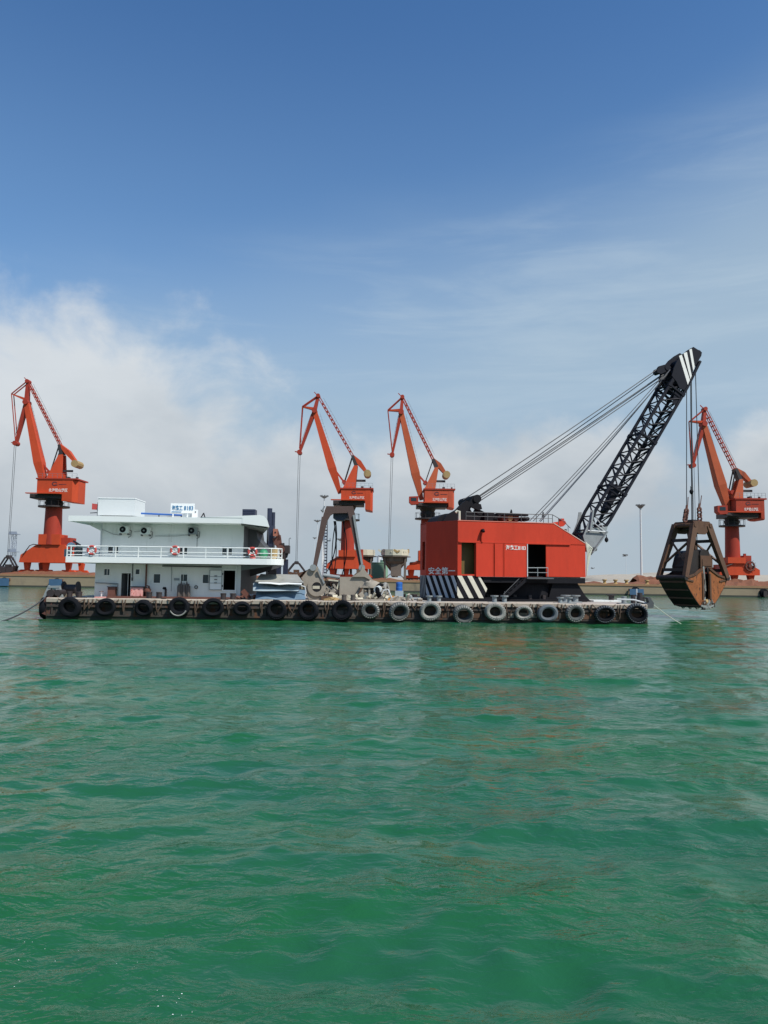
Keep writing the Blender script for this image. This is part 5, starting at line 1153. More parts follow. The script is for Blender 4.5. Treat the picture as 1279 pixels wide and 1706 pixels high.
# ------------------------------------------------------------------ bent plates piled on deck
def bent_plates():
    def sheet(name, label, pts_top, pts_bot, v0, v1, mm, seed, amp, org):
        """curtain of bent sheet between two pixel outlines, front at v0, folding back to v1 on top"""
        rr = random.Random(seed); n = 14; mb = MB(); rows = 6; ph = [rr.uniform(0, 6.28) for _ in range(6)]
        def lerp(pts, u):
            L = len(pts) - 1; i = min(int(u * L), L - 1); f = u * L - i
            return (pts[i][0] + (pts[i + 1][0] - pts[i][0]) * f, pts[i][1] + (pts[i + 1][1] - pts[i][1]) * f)
        N = 24
        for i in range(N + 1):
            u = i / N; tx, ty = lerp(pts_top, u); bx, by = lerp(pts_bot, u)
            for j in range(rows + 1):
                f = j / rows; vv = v0 + (v1 - v0) * (1 - f) + amp * math.sin(u * 7 + ph[0] + f * 3) + amp * .6 * math.sin(u * 15 + ph[1] - f * 4)
                p = B.at(tx + (bx - tx) * f, ty + (by - ty) * f, v0 + (v1 - v0) * (1 - f))
                mb.v.append((p[0], vv, max(p[2], DECK + .01)))
        for i in range(N):
            for j in range(rows): a = i * (rows + 1) + j; mb.f.append((a, a + rows + 1, a + rows + 2, a + 1))
        k = len(mb.v)
        back = [(x, y + .08, z - .03) for x, y, z in mb.v]; fk = list(mb.f)
        mb.v += back; mb.f += [tuple(reversed([q + k for q in f])) for f in fk]
        R_ = rows + 1
        for i in range(N): mb.f.append((i * R_, (i + 1) * R_, (i + 1) * R_ + k, i * R_ + k)); mb.f.append((i * R_ + rows, i * R_ + rows + k, (i + 1) * R_ + rows + k, (i + 1) * R_ + rows))
        for i in (0, N):
            for j in range(rows): mb.f.append((i * R_ + j, i * R_ + j + 1, i * R_ + j + 1 + k, i * R_ + j + k))
        p = B.at(org[0], org[1], v0)
        single(name, label, 'bent plate', B, (p[0], v0, DECK), mb, mm, 'crumpled steel plates piled on the deck', smooth=True)
    sheet('bent_plate', 'lowest dark blue crumpled plate resting on the deck', [(427, 984), (440, 985), (465, 984.5), (480, 981), (508, 983)], [(425, 999), (445, 997.5), (465, 999), (490, 999), (509, 998.5)], .7, 1.4, m_tarp3, 1, .10, (465, 999))
    sheet('bent_plate', 'middle pale blue folded plate of the pile', [(422, 971), (436, 969), (455, 974), (475, 973), (500, 969)], [(421, 984), (440, 984.6), (460, 984.4), (480, 984), (497, 984.6)], .62, 1.6, m_tarp2, 2, .07, (465, 984))
    sheet('bent_plate', 'topmost flat grey plate of the pile', [(434, 956), (450, 957), (470, 956.5), (485, 957), (495, 957)], [(425, 968.5), (440, 969.5), (462, 972), (480, 970.5), (506, 970.5)], .9, 3.4, m_tarp1, 3, .03, (465, 970))
    sheet('bent_plate', 'narrow white lip of bent plate between the grey and pale blue ones', [(431, 969.5), (450, 970), (465, 971.5), (480, 970.5), (503, 971.5)], [(430, 971.5), (450, 972.2), (465, 974), (480, 973), (502, 973.5)], .55, .9, m_white2, 4, .02, (465, 973))
    p = B.at(508, 999, .9); q = B.at(508, 975, .9)
    single('bent_hoop', 'thin pale bent hoop at the right end of the plate pile', 'hoop', B, (p[0], .9, DECK), MB().path([(p[0] - .1, .9, DECK), (p[0] + .05, .9, DECK + .5), (q[0], .9, q[2] - .1), (q[0] - .35, .9, q[2]), (q[0] - .7, .95, q[2] + .02)], .04), m_mast)
    c = Thing('plate_support', 'dark timber blocks under the pile of bent plates', 'blocks', B, (bs(465, 2), 2, DECK))
    for px in (440, 465, 492): x = bs(px, 2.4); c.part('block', MB().box(x - .3, x + .3, 1.9, 3.4, DECK, DECK + 1.05), m_grime)
bent_plates()

# ------------------------------------------------------------------ parked grab, open on deck
def parked_grab():
    v = 4.0
    P_ = lambda px, py, vv=v: Vector(B.at(px, py, vv))
    t = Thing('parked_grab', 'big grey and brown clamshell grab parked on deck with its arms raised', 'grab', B, (bs(565, v), v, DECK))
    # top beam with curved shoulders, front and rear plates
    def arm_plate(vv, mm):
        pts = [(541, 850), (543.5, 843.5), (588, 843), (590, 851), (586, 854.5), (556, 855), (550, 859), (546, 866), (536, 866)]
        return MB().prism([P_(a, b, vv) for a, b in pts], (0, .25, 0))
    t.part('head_beam', arm_plate(v - .9, m_brown), m_brown)
    t.part('head_beam', arm_plate(v + 1.0, m_brown), m_brown)
    a, b = P_(544, 844.5), P_(587, 853); t.part('head_web', MB().box(a.x, b.x, v - .64, v + .98, b.z, a.z), m_brown)
    a, b = P_(555, 868), P_(579, 855); t.part('upper_sheave_block', MB().prism([(a.x, v - .5, b.z - .02), (b.x, v - .5, b.z - .02), (b.x, v - .5, a.z + .25), (b.x - .3, v - .5, a.z), (a.x + .25, v - .5, a.z + .03), (a.x, v - .5, a.z + .2)], (0, 1.1, 0)), m_bluek)
    for vv in (v - .8, v + 1.1):
        t.part('left_arm', MB().beam(P_(541, 862, vv), P_(524, 945, vv), .3, .42, .25, .26), m_brown)
        t.part('right_arm', MB().beam(P_(584.5, 852, vv), P_(602, 945, vv), .3, .44, .25, .26), m_brown)
    t.part('arm_strip', MB().beam(P_(589, 858, v - 1.0), P_(603, 940, v - 1.0), .08, .14), m_greysteel)
    for px, py in ((523, 946), (602.5, 946)):
        q = P_(px, py); t.part('hinge_pin', MB().tube((q.x, v - 1.25, q.z), (q.x, v + 1.5, q.z), .22, n=14), m_greysteel)
    # shells
    G = m_grabg
    L = [(523, 942), (512, 950), (503, 962), (508, 985), (514, 998), (533, 999), (541, 989), (540, 972), (534, 955), (529, 944)]
    poly = [P_(a, b, v - 1.05) for a, b in L]
    shell = t.part('left_shell', MB().prism(poly, (0, .12, 0)), G)
    c = P_(527.5, 978, v - 1.1)
    t.part('ring_plate', MB().lathe((c.x, v - 1.16, c.z), (0, 1, 0), [(.33, 0), (.62, 0), (.62, .1), (.33, .1)], 28, True), G, parent=shell)
    t.part('ring_hole', MB().tube((c.x, v - 1.14, c.z), (c.x, v - 1.06, c.z), .33, n=24), m_void, parent=shell)
    t.part('ring_sill', MB().box(c.x - .28, c.x + .2, v - 1.15, v - 1.141, c.z - .12, c.z + .08), m_hoprim, parent=shell)
    t.part('left_shell', MB().prism([P_(a, b, v + 1.3) for a, b in L], (0, .12, 0)), G)
    bk = [(516, 947), (505, 953), (497, 962), (503, 974), (508, 990), (514, 998)]
    for q in range(5):
        A, Bq = bk[q], bk[q + 1]
        a0, b0 = P_(*A, v - 1.05), P_(*Bq, v - 1.05)
        t.part('shell_back_plate', MB().quad(a0, b0, b0 + Vector((0, 2.4, 0)), a0 + Vector((0, 2.4, 0))), m_grabb)
    Rr = [(600, 947), (565, 962), (565, 995), (596, 996), (612, 984), (640, 976), (622, 958), (606, 946)]
    Rr = [(566, 961), (598, 961), (603, 950), (610, 956), (624, 972), (618, 980), (604, 984), (596, 996), (565, 995)]
    rs_ = t.part('right_shell', MB().prism([P_(a, b, v - 1.15) for a, b in Rr], (0, .12, 0)), G)
    t.part('gusset_plate', MB().prism([P_(a, b, v - 1.3) for a, b in ((603, 943), (600, 952), (586, 961), (607, 961), (625, 971), (612, 955))], (0, .14, 0)), G, parent=rs_)
    t.part('right_shell', MB().prism([P_(a, b, v + 1.3) for a, b in Rr], (0, .12, 0)), G)
    t.part('shell_back_plate', MB().quad(P_(606, 946, v - 1.1), P_(625, 972, v - 1.1), P_(625, 972, v + 1.3), P_(606, 946, v + 1.3)), m_grabb)
    t.part('side_flange', MB().beam(P_(530, 948, v - 1.2), P_(540, 972, v - 1.2), .1, .12), m_greysteel)
    # dark linkage between the shells
    rr = random.Random(12)
    a, b = P_(538, 998, v + .2), P_(566, 960, v + .2)
    t.part('lower_block', MB().box(a.x + .1, b.x - .1, v - .3, v + .8, DECK + .02, DECK + 1.3), m_grabd)
    t.part('lower_sheave', MB().lathe((a.x + .6, v - .6, DECK + .75), (0, 1, 0), [(.38, 0), (.38, .1), (.3, .15), (.38, .2), (.38, .3)], 20), m_grabd)
    for i in range(9):
        p = P_(rr.uniform(541, 563), rr.uniform(958, 990), v - .9); q = p + Vector((rr.uniform(-.6, .6), rr.uniform(-.1, .3), rr.uniform(-.7, .5)))
        q.z = max(q.z, DECK + .05)
        t.part('link_bar', MB().beam(p, q, .1, rr.uniform(.07, .18)), rr.choice((m_grabb, m_greysteel, m_grabd, m_grabg)))
    t.part('link_bar', MB().beam(P_(560, 984, v - 1), P_(566, 968, v - 1), .1, .12).beam(P_(547, 966, v - 1), P_(566, 968, v - 1), .1, .1), m_hoprim)
    t.part('cross_tube', MB().tube(P_(538, 958, v - .9), P_(566, 962, v - .9), .12, n=10), m_greysteel)
    rp = MB()
    for x0, y0, x1, y1, bow in ((557, 868, 548, 950, .25), (559, 868, 553, 950, -.1), (556, 868, 557, 950, .15), (571, 868, 569, 960, .3), (573, 868, 573, 960, .0), (559, 868, 545, 952, .3)):
        p, q = P_(x0, y0), P_(x1, y1); pts = [p.lerp(q, i / 8) + Vector((bow * math.sin(math.pi * i / 8), 0, 0)) for i in range(9)]
        rp.path(pts, .035, 5)
    t.part('wire_rope', rp, m_black2)
    t.part('clevis', MB().tube(P_(540.5, 843, v - .2), P_(536.5, 852, v - .2), .05), m_greysteel)
parked_grab()

def deck_clutter():
    """scrap and gear heaped right of the parked grab: every sizeable piece is its own thing"""
    P_ = lambda px, py, v: Vector(B.at(px, py, v))
    a = P_(640, 985, 2.6)
    def tyre_(px, py, v, r, label, mm, ax):
        c = P_(px, py, v); c.z = max(c.z, DECK + r)
        single('scrap_tyre', label, 'tyre', B, (c.x, c.y, DECK), MB().lathe(c, ax, [(r * .5, -.12), (r * .9, -.15), (r, -.05), (r, .05), (r * .9, .15), (r * .5, .12)], 22, True), mm, smooth=True)
    tyre_(634, 984, 2.3, .50, 'black tyre standing in the scrap right of the parked grab', m_tyre, (.8, -.5, .1))
    tyre_(642.5, 983, 2.8, .52, 'greyish tyre leaning at the right end of the scrap heap', m_tyre3, (.9, -.3, .1))
    c = P_(619, 975, 2.6)
    mb = MB(); rr = random.Random(8)
    for j in range(7):
        for i in range(14):
            th = math.pi * .55 * j / 6; ph = 2 * math.pi * i / 14; q = 1 + rr.uniform(-.12, .12)
            mb.v.append((c.x + .62 * q * math.sin(th) * math.cos(ph), c.y + .5 * q * math.sin(th) * math.sin(ph), c.z - .1 + .42 * q * math.cos(th)))
    for j in range(6):
        for i in range(14): mb.f.append((j * 14 + i, j * 14 + (i + 1) % 14, (j + 1) * 14 + (i + 1) % 14, (j + 1) * 14 + i))
    single('tarp_bundle', 'dusty grey tarp bundle on top of the scrap beside the parked grab', 'bundle', B, (c.x, c.y, DECK), mb, m_grabg, smooth=True)
    c = P_(616, 988, 2.5)
    t = Thing('machine_frame', 'dusty open machine frame under the grey tarp bundle', 'machine', B, (c.x, c.y, DECK))
    for dx in (-.55, -.1, .4, .75): t.part('upright', MB().box(c.x + dx, c.x + dx + .12, c.y - .3, c.y - .15, DECK, DECK + .85), m_grabg)
    t.part('rail', MB().box(c.x - .7, c.x + 1.0, c.y - .35, c.y + .4, DECK + .851, DECK + .95), m_grabg)
    t.part('diagonal', MB().beam((c.x - .95, c.y - .3, DECK), (c.x - .5, c.y - .3, DECK + .9), .1, .1), m_grabb)
    t.part('gear_case', MB().lathe((c.x + .35, c.y, DECK + .38), (0, 1, 0), [(.3, -.2), (.34, 0), (.3, .2), (.12, .3)], 16), m_grabd)
    t.part('gear_case', MB().lathe((c.x - .25, c.y, DECK + .32), (.3, 1, 0), [(.24, -.2), (.26, 0), (.2, .2)], 14), m_greysteel)
    t.part('hose', MB().path([(c.x + .7, c.y - .4, DECK + .3), (c.x + .9, c.y - .4, DECK + .7), (c.x + 1.2, c.y - .4, DECK + .75), (c.x + 1.45, c.y - .4, DECK + .2)], .05), m_mast)
    for i, (px, py, lb) in enumerate(((628, 980, 'white hose coil on the scrap heap'), )):
        q = P_(px, py, 2.0); t2 = MB()
        for k in range(3): t2.lathe(q + Vector((k * .05, 0, .02 * k - .1)), (.5, 1, .2), [(.2, -.03), (.24, -.03), (.24, .03), (.2, .03)], 14, True)
        single('hose_coil', lb, 'hose', B, (q.x, q.y, DECK), t2, m_white2)
    # slabs, planks and cloth lying in front of the grab
    a = P_(572, 994, 1.6)
    single('plank_scrap', 'pale bent sheet lying on deck in front of the parked grab', 'sheet', B, (a.x, 1.6, DECK), MB().prism([(a.x - .9, 1.5, DECK + .02), (a.x - .3, 1.5, DECK + .3), (a.x + .4, 1.5, DECK + .33), (a.x + 1.0, 1.5, DECK + .12), (a.x + .5, 1.5, DECK + .05)], (0, .7, 0)), m_hoprim)
    a = P_(553, 998, 1.0)
    single('rope_pile', 'heap of tan rope on deck below the grab linkage', 'rope', B, (a.x, 1.0, DECK), MB().path([(a.x + .7 * math.cos(i * 1.3) * (1 - i / 60), 1.0 + .3 * math.sin(i * 1.3), DECK + .03 + .004 * i) for i in range(44)], .05, 5), m_cw)
    for (x0, x1, y, v, h, lb) in ((535, 560, 990, 1.8, .28, 'brown timber baulk on deck under the ring hole'), (598, 640, 993, 1.3, .12, 'flat pale timber on deck right of the parked grab')):
        p, q = bs(x0, v), bs(x1, v); single('timber_baulk', lb, 'timber', B, (p, v, DECK), MB().box(p, q, v, v + .35, DECK, DECK + h), m_grabg if h < .2 else m_grabb)
    # blue barrel, its crate and yellow box
    a, b = P_(659.5, 985, 4.0), P_(670, 972, 4.0)
    single('blue_barrel', 'bright blue barrel standing on a grey crate right of the scrap', 'barrel', B, (a.x, 4, DECK + .5), MB().lathe(((a.x + b.x) / 2, 4, P_(664, 984, 4).z), (0, 0, 1), [(.22, 0), (.235, .2), (.22, .22), (.22, .4), (.235, .42), (.22, .58), (.1, .6)], 18), m_blue)
    c = (a.x + b.x) / 2; z1 = P_(664, 984, 4).z
    t = Thing('crate', 'grey blue crate under the blue barrel', 'crate', B, (c, 4, DECK)); t.part('box', MB().box(c - .28, c + .28, 3.75, 4.3, DECK, z1 - .001), m_tarp2); t.part('band', MB().box(c - .3, c + .3, 3.72, 3.748, DECK + .1, DECK + .16), m_dkgrey)
    a = P_(651.5, 987, 3.6)
    single('yellow_box', 'yellow orange box on deck left of the blue barrel', 'box', B, (a.x, 3.6, DECK), MB().prism([(a.x - .22, 3.5, DECK), (a.x + .22, 3.5, DECK), (a.x + .2, 3.5, DECK + .3), (a.x - .18, 3.5, DECK + .3)], (0, .35, 0)), m_yellow)
    for px, h, lb in ((678, .45, 'small green canister right of the blue barrel'), (684, .38, 'grey canister between green canister and striped skirt')):
        a = P_(px, 989, 3.4); single('canister', lb, 'canister', B, (a.x, 3.4, DECK), MB().lathe((a.x, 3.4, DECK), (0, 0, 1), [(.12, 0), (.12, h * .8), (.04, h)], 12), m_cgreen if px == 678 else m_greysteel)
    a, b = P_(640, 992, 5), P_(700, 992, 5)
    single('deck_pipe', 'long grey pipe lying on deck towards the striped skirt', 'pipe', B, (a.x, 5, DECK), MB().tube((a.x, 4.6, DECK + .1), (b.x, 4.6, DECK + .1), .09), m_greysteel)
    def heap(name, mm, seed, spots):
        rr = random.Random(seed); mb = MB()
        for (x0, x1, v, n, hmax) in spots:
            for _ in range(n):
                p = P_(rr.uniform(x0, x1), 990, v + rr.uniform(-.5, .7)); z = DECK + rr.uniform(.0, hmax) * (1 - abs(rr.uniform(-1, 1)) * .5)
                q = Vector((p.x, p.y, z)); d = Vector((rr.uniform(-1, 1), rr.uniform(-.5, .5), rr.uniform(-.5, .9))) * rr.uniform(.15, .5)
                if (q + d).z < DECK + .03: d.z = abs(d.z)
                mb.beam(q, q + d, rr.uniform(.08, .35), rr.uniform(.05, .22), side=(rr.random(), rr.random(), rr.random()))
        single(name, None, None, B, (0, 0, 0), mb, mm, kind='stuff')
    heap('scrap_heap', m_grabg, 1, [(541, 565, 2.6, 26, .9), (600, 646, 2.6, 46, .75), (560, 600, 1.6, 14, .2), (645, 700, 2.2, 10, .15)])
    heap('scrap_heap.001', m_grabd, 2, [(541, 565, 2.9, 22, 1.3), (604, 640, 3.0, 26, .8)])
    heap('scrap_heap.002', m_hoprim, 3, [(545, 600, 1.9, 16, .35), (606, 645, 2.4, 18, .8)])
    heap('scrap_heap.003', m_rustp, 4, [(535, 565, 3.6, 16, 1.5), (480, 500, 5.0, 8, .8), (395, 425, 1.6, 8, .2)])
deck_clutter()

# ------------------------------------------------------------------ the floating crane
CYAW = R(14)
_p = Vector(B.at(762, 960, 3.0)); _w = B.M @ Vector((_p.x, _p.y, 0))
C = Frame((_w.x, _w.y, 0), B.yaw + CYAW - R(2))
def floating_crane():
    P_ = lambda px, py, v=0.0: Vector(C.at(px, py, v))
    RED = m_red
    L = P_(975, 935).x                                    # length of the near side
    zb = P_(870, 960.2).z; zt = P_(762, 868).z; zt2 = P_(920, 872).z
    zt = (zt + zt2) / 2; zl = P_(870, 905.2).z; zcut = P_(975, 906).z
    xcut = P_(922, 872).x
    WD = 6.4; ch = 1.75
    t = Thing('floating_crane', 'red crane house with black lattice boom standing on the barge', 'crane', C, (L * .5, WD / 2, DECK))
    d1 = (P_(768.5, 930).x, P_(791, 930).x, zb + .10, zl - .02); d2 = (P_(877.5, 935).x, P_(909.5, 935).x, zb + .001, zl - .06)
    near = t.part('side_wall', MB().wall(0, L, zb, zl, 0, .12, [d1, d2]), RED)
    t.part('upper_side_wall', MB().prism([(0, -.03, zl + .001), (L, -.03, zl + .001), (L, -.03, zcut), (xcut, -.03, zt), (0, -.03, zt)], (0, .14, 0)), RED)
    t.part('far_side_wall', MB().prism([(0, WD, zb), (L, WD, zb), (L, WD, zcut), (xcut, WD, zt), (0, WD, zt)], (0, .1, 0)), RED)
    t.part('front_wall', MB().box(L - .12, L - .002, .121, WD - .002, zb, zcut - .01), RED)
    # chamfer walls at the rear corners and the rear wall with a doorway
    cxm, cym = -1.48, 2.46
    def slabw(p, q, z0, z1, th=.1, off=0.0):
        p = Vector((p[0], p[1], 0)); q = Vector((q[0], q[1], 0)); d = (q - p).normalized(); n_ = Vector((d.y, -d.x, 0))
        a, b = p + n_ * off, q + n_ * off
        return MB().prism([(a.x, a.y, z0), (b.x, b.y, z0), (b.x - n_.x * th, b.y - n_.y * th, z0), (a.x - n_.x * th, a.y - n_.y * th, z0)], (0, 0, z1 - z0))
    chm = t.part('rear_corner_wall', slabw((cxm, cym), (-.001, 0), zb, zt), RED)
    t.part('rear_corner_wall', slabw((0, WD), (cxm, WD - cym), zb, zt), RED)
    y0, y1 = cym, WD - cym; dz1 = zt - 1.35
    for nm, a_, b_, c_, d_ in (('rear_wall', y0, y0 + .35, zb, zt), ('rear_wall', y0 + .95, y1, zb, zt), ('rear_wall_header', y0 + .35, y0 + .95, dz1, zt), ('rear_wall_sill', y0 + .35, y0 + .95, zb, zb + .4)):
        t.part(nm, MB().box(cxm, cxm + .1, a_, b_, c_, d_), RED)
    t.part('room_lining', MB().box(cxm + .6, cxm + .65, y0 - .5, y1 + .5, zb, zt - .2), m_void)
    # roof with a slim pale edge
    t.part('roof', MB().prism([(0, .11, zt - .12), (xcut, .11, zt - .12), (xcut, WD, zt - .12), (0, WD, zt - .12), (cxm, WD - cym, zt - .12), (cxm, cym, zt - .12)], (0, 0, .14)), RED)
    t.part('sloping_roof', MB().prism([(xcut, .11, zt + .01), (L, .11, zcut + .01), (L, .11, zcut - .09), (xcut, .11, zt - .09)], (0, WD - .1, 0)), RED)
    t.part('roof_edge', MB().box(0, xcut, -.06, .1, zt + .001, zt + .05), M('pale_red_edge', (.66, .20, .14), .5))
    t.part('roof_edge', MB().beam((xcut, .02, zt + .03), (L, .02, zcut + .03), .15, .05), M('pale_slope_edge', (.62, .42, .36), .5))
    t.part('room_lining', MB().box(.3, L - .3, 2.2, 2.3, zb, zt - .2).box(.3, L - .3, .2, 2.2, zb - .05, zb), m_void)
    # inner things behind the openings
    t.part('inner_panel', MB().box(d1[0] + .02, d1[1] + .4, .7, .75, zb, zl), M('ochre_machine_paint', (.13, .085, .02), .6, var=.4, scale=2, streak=3))
    t.part('inner_panel', MB().box(d2[0] + .1, d2[0] + .5, 1.6, 1.7, zb, zl), m_dkgrey)
    # sliding panels between the two doorways
    px_ = [791.5, 822, 838, 876.5]; zs0, zs1 = zb - .05, zl - .06
    for a, b in zip(px_[:-1], px_[1:]):
        xa, xb = P_(a, 930).x, P_(b, 930).x
        dv = {791.5: 0, 822: -.05, 838: -.03}[a]
        pl = t.part('sliding_panel', MB().box(xa + .02, xb - .02, -.09 + dv, -.035, zs0, zs1), M('brighter_red_paint', (.54, .044, .020), .55, spec=.25, var=.32, scale=.7, streak=3, dirt=.1, dirtcol=(.3, .04, .03)))
        t.part('panel_frame', MB().box(xa + .02, xa + .06, -.115 + dv, -.091 + dv, zs0, zs1).box(xb - .06, xb - .02, -.115 + dv, -.091 + dv, zs0, zs1), RED, parent=pl)
    t.part('slide_rail', MB().box(P_(764, 905).x, L - 1.2, -.10, -.035, zl - .04, zl + .04), RED)
    t.part('door_trim', MB().box(d2[0] - .06, d2[0] - .002, -.17, -.002, zb, zl - .05), m_mast)
    q = P_(841, 912)
    t.part('lettering', fit_letters('海鑫工8183', .36, P_(875, 912).x - q.x - .04, (q.x, -.135, P_(841, 915.5).z), (1, 0, 0), (0, 0, 1)), m_lwhite)
    d = Vector((cxm, cym, 0)).normalized(); q = Vector((cxm, cym, 0)) - d * .22
    nn = Vector((d.y, -d.x, 0)).normalized(); nn = -nn if nn.y > 0 else nn
    t.part('lettering', fit_letters('安全第一', .52, 2.45, tuple(q + nn * .03 + Vector((0, 0, zb + .12))), tuple(-d), (0, 0, 1)), m_lwhite)
    # exhaust stub and soot
    a = P_(802, 884)
    t.part('exhaust_stub', MB().path([(a.x, -.03, a.z), (a.x, -.3, a.z + .02), (a.x, -.4, a.z - .1)], .1, 8), m_black2, smooth=True)
    t.part('exhaust_fairing', MB().prism([(a.x - .08, -.035, a.z - .12), (a.x + .16, -.035, a.z - .12), (a.x + .05, -.035, a.z - .8), (a.x - .05, -.035, a.z - .8)], (0, -.12, 0)), RED)
    # door guard rail, platform and stair to the deck
    g0, g1 = P_(877, 946), P_(911, 946)
    t.part('guard_rail', MB().tube((g0.x, -.12, g0.z), (g1.x, -.12, g1.z), .03).tube((g0.x, -.12, g0.z - .32), (g1.x, -.12, g0.z - .32), .02).tube((g0.x, -.12, zb), (g0.x, -.12, g0.z), .03).tube((g1.x, -.12, zb), (g1.x, -.12, g1.z), .03).tube(((g0.x + g1.x) / 2, -.12, zb), ((g0.x + g1.x) / 2, -.12, g0.z), .025), m_greysteel)
    t.part('door_platform', MB().box(g0.x - .3, g1.x + .15, -.75, -.04, zb - .16, zb - .055), m_dkgrey)
    s0_, s1_ = Vector((g0.x - .15, -.6, zb - .1)), Vector((P_(836, 992, -.6).x, -.6, DECK + .05))
    for dv in (0, .5): t.part('stair_stringer', MB().beam(s0_ + Vector((0, dv, 0)), s1_ + Vector((0, dv, 0)), .05, .2), m_black2)
    for i in range(7):
        q = s0_.lerp(s1_, (i + .5) / 7); t.part('stair_tread', MB().box(q.x - .12, q.x + .12, -.57, -.13, q.z - .02, q.z + .02), m_dkgrey)
    t.part('stair_handrail', MB().tube(s0_.lerp(s1_, .35) + Vector((0, 0, .5)), s1_ + Vector((.1, 0, .45)), .025).tube(s1_.lerp(s0_, .1), s1_.lerp(s0_, .1) + Vector((0, 0, .5)), .02), m_dkgrey)
    # machinery base under the house
    zq = zb - .45
    t.part('bed_frame', MB().box(1.9, L, .06, WD - .2, zq, zb - .06), m_black2)
    bf = MB(); cxx, cyy = L * .62, WD / 2
    t.part('turntable', MB().lathe((cxx, cyy, DECK), (0, 0, 1), [(3.3, 0), (3.3, .12), (2.9, .2), (2.8, zq - DECK - .12), (3.2, zq - DECK - .01)], 36), m_black2, smooth=False)
    for i in range(18):
        a = i * math.pi / 9; t.part('roller', MB().tube((cxx + 3.0 * math.cos(a), cyy + 3.0 * math.sin(a), DECK + .12), (cxx + 3.0 * math.cos(a), cyy + 3.0 * math.sin(a), DECK + .45), .14, n=8), m_grime)
    fx0, fx1 = P_(790, 990).x, P_(986, 990).x
    t.part('foundation', MB().prism([(fx0, .3, DECK), (fx1 + .1, .3, DECK), (fx1 - .35, .3, DECK + .4), (L - .5, .3, zq + .05), (L - 2.4, .3, zq - .0), (L - 2.7, .3, DECK + .3), (fx0, .3, DECK + .25)], (0, WD - .6, 0)), m_black2)
    t.part('base_ring', MB().box(-ch, fx1 - .5, -.2, WD, DECK + .001, DECK + .16), m_black2)
    # striped counterweight skirts: plate plus painted stripes, each a raised strip
    z0s, z1s = DECK + .22, zb - .01
    def striped(p, q, ztop, zbot, n, label, arrow=0, wht=m_lwhite, phase=0.0, lean=.9, par=None):
        p = Vector((p[0], p[1], 0)); q = Vector((q[0], q[1], 0)); d_ = (q - p).normalized(); n_ = Vector((d_.y, -d_.x, 0)); wd_ = (q - p).length
        H = ztop - zbot
        def pt(u, z, o): r_ = p + d_ * u + n_ * o; return Vector((r_.x, r_.y, z))
        out_ = [(0, zbot), (wd_ - arrow * .45, zbot), (wd_, zbot + H * .42), (wd_ - arrow, ztop), (0, ztop)] if arrow else [(0, zbot), (wd_, zbot), (wd_, ztop), (0, ztop)]
        pl = t.part('skirt_plate', MB().prism([pt(u, z, 0) for u, z in out_], tuple(-n_ * .08)), m_black2, label=label)
        period = (wd_) / n
        for i in range(-4, n + 3):
            u0 = (i + phase) * period; u1 = u0 + period * .47; sh = H * lean
            # parallelogram leaning right towards the bottom, clipped to the plate's sides
            poly = [(u0, ztop), (u1, ztop), (u1 + sh * .62, zbot), (u0 + sh * .62, zbot)]
            def clip(poly, f):
                o_ = []
                for k_ in range(len(poly)):
                    a_, b_ = poly[k_], poly[(k_ + 1) % len(poly)]; fa, fb = f(a_), f(b_)
                    if fa >= 0: o_.append(a_)
                    if fa * fb < 0: tt_ = fa / (fa - fb); o_.append((a_[0] + (b_[0] - a_[0]) * tt_, a_[1] + (b_[1] - a_[1]) * tt_))
                return o_
            poly = clip(poly, lambda a_: a_[0] - .01); 
            if len(poly) >= 3: poly = clip(poly, lambda a_: wd_ - .01 - a_[0])
            if arrow and len(poly) >= 3:
                poly = clip(poly, lambda a_: -((a_[0] - (wd_ - arrow)) * (zbot + H * .42 - ztop) - (a_[1] - ztop) * arrow) * -1 if False else (wd_ - a_[0]) * (ztop - zbot - H * .42) - (a_[1] - zbot - H * .42) * arrow)
                if len(poly) >= 3: poly = clip(poly, lambda a_: (wd_ - a_[0]) * (H * .42) - (zbot + H * .42 - a_[1]) * (arrow * .45))
            if len(poly) < 3: continue
            t.part('stripe', MB().prism([pt(u, z, .012) for u, z in poly], tuple(-n_ * .010)), wht, parent=pl)
    striped((-.02, .02), (P_(811, 970).x, -.04), z1s, z0s, 3, 'near striped panel with a pointed right end', arrow=.55, wht=M('yellowed_white_stripe', (.62, .59, .48), .6, var=.3, scale=2, rust=.12), phase=.0)
    striped((cxm, cym), (-.05, .03), z1s, z0s, 5, 'striped panel on the rear corner below the lettering', wht=M('pale_grey_stripe', (.42, .46, .50), .6, var=.2), phase=.05, lean=.75)
    striped((cxm, y1), (cxm, cym + .02), z1s, z0s, 4, 'striped panel across the rear of the crane', wht=m_greysteel, lean=.5)
    # roof machinery
    ztop = zt + .02
    def rbox(name, x0, x1, y0_, y1_, v, dv, mm, **kw):
        a, b = P_(x0, y0_, v), P_(x1, y1_, v); return t.part(name, MB().box(a.x, b.x, v, v + dv, min(a.z, b.z), max(a.z, b.z)), mm, **kw)
    aF = [(734, 868), (740, 858), (760, 851), (763, 842), (771, 835), (779, 834), (785, 840), (795, 838), (800, 843), (805, 852), (822, 861), (832, 868), (803, 868)]
    aF = [(738, 868), (744, 858), (760, 849), (770, 838), (776, 834), (783, 836), (788, 826), (795, 828), (799, 833), (797, 841), (788, 841), (783, 848), (786, 853), (800, 856), (812, 862), (812, 868)]
    for v in (1.6, 4.4):
        t.part('gantry_plate', MB().prism([P_(a, b, v) for a, b in aF], (0, .3, 0)), m_black2)
    a = P_(791, 832, 2); t.part('gantry_sheave', MB().tube((a.x, 1.5, a.z), (a.x, 4.8, a.z), .30, n=14), m_black2)
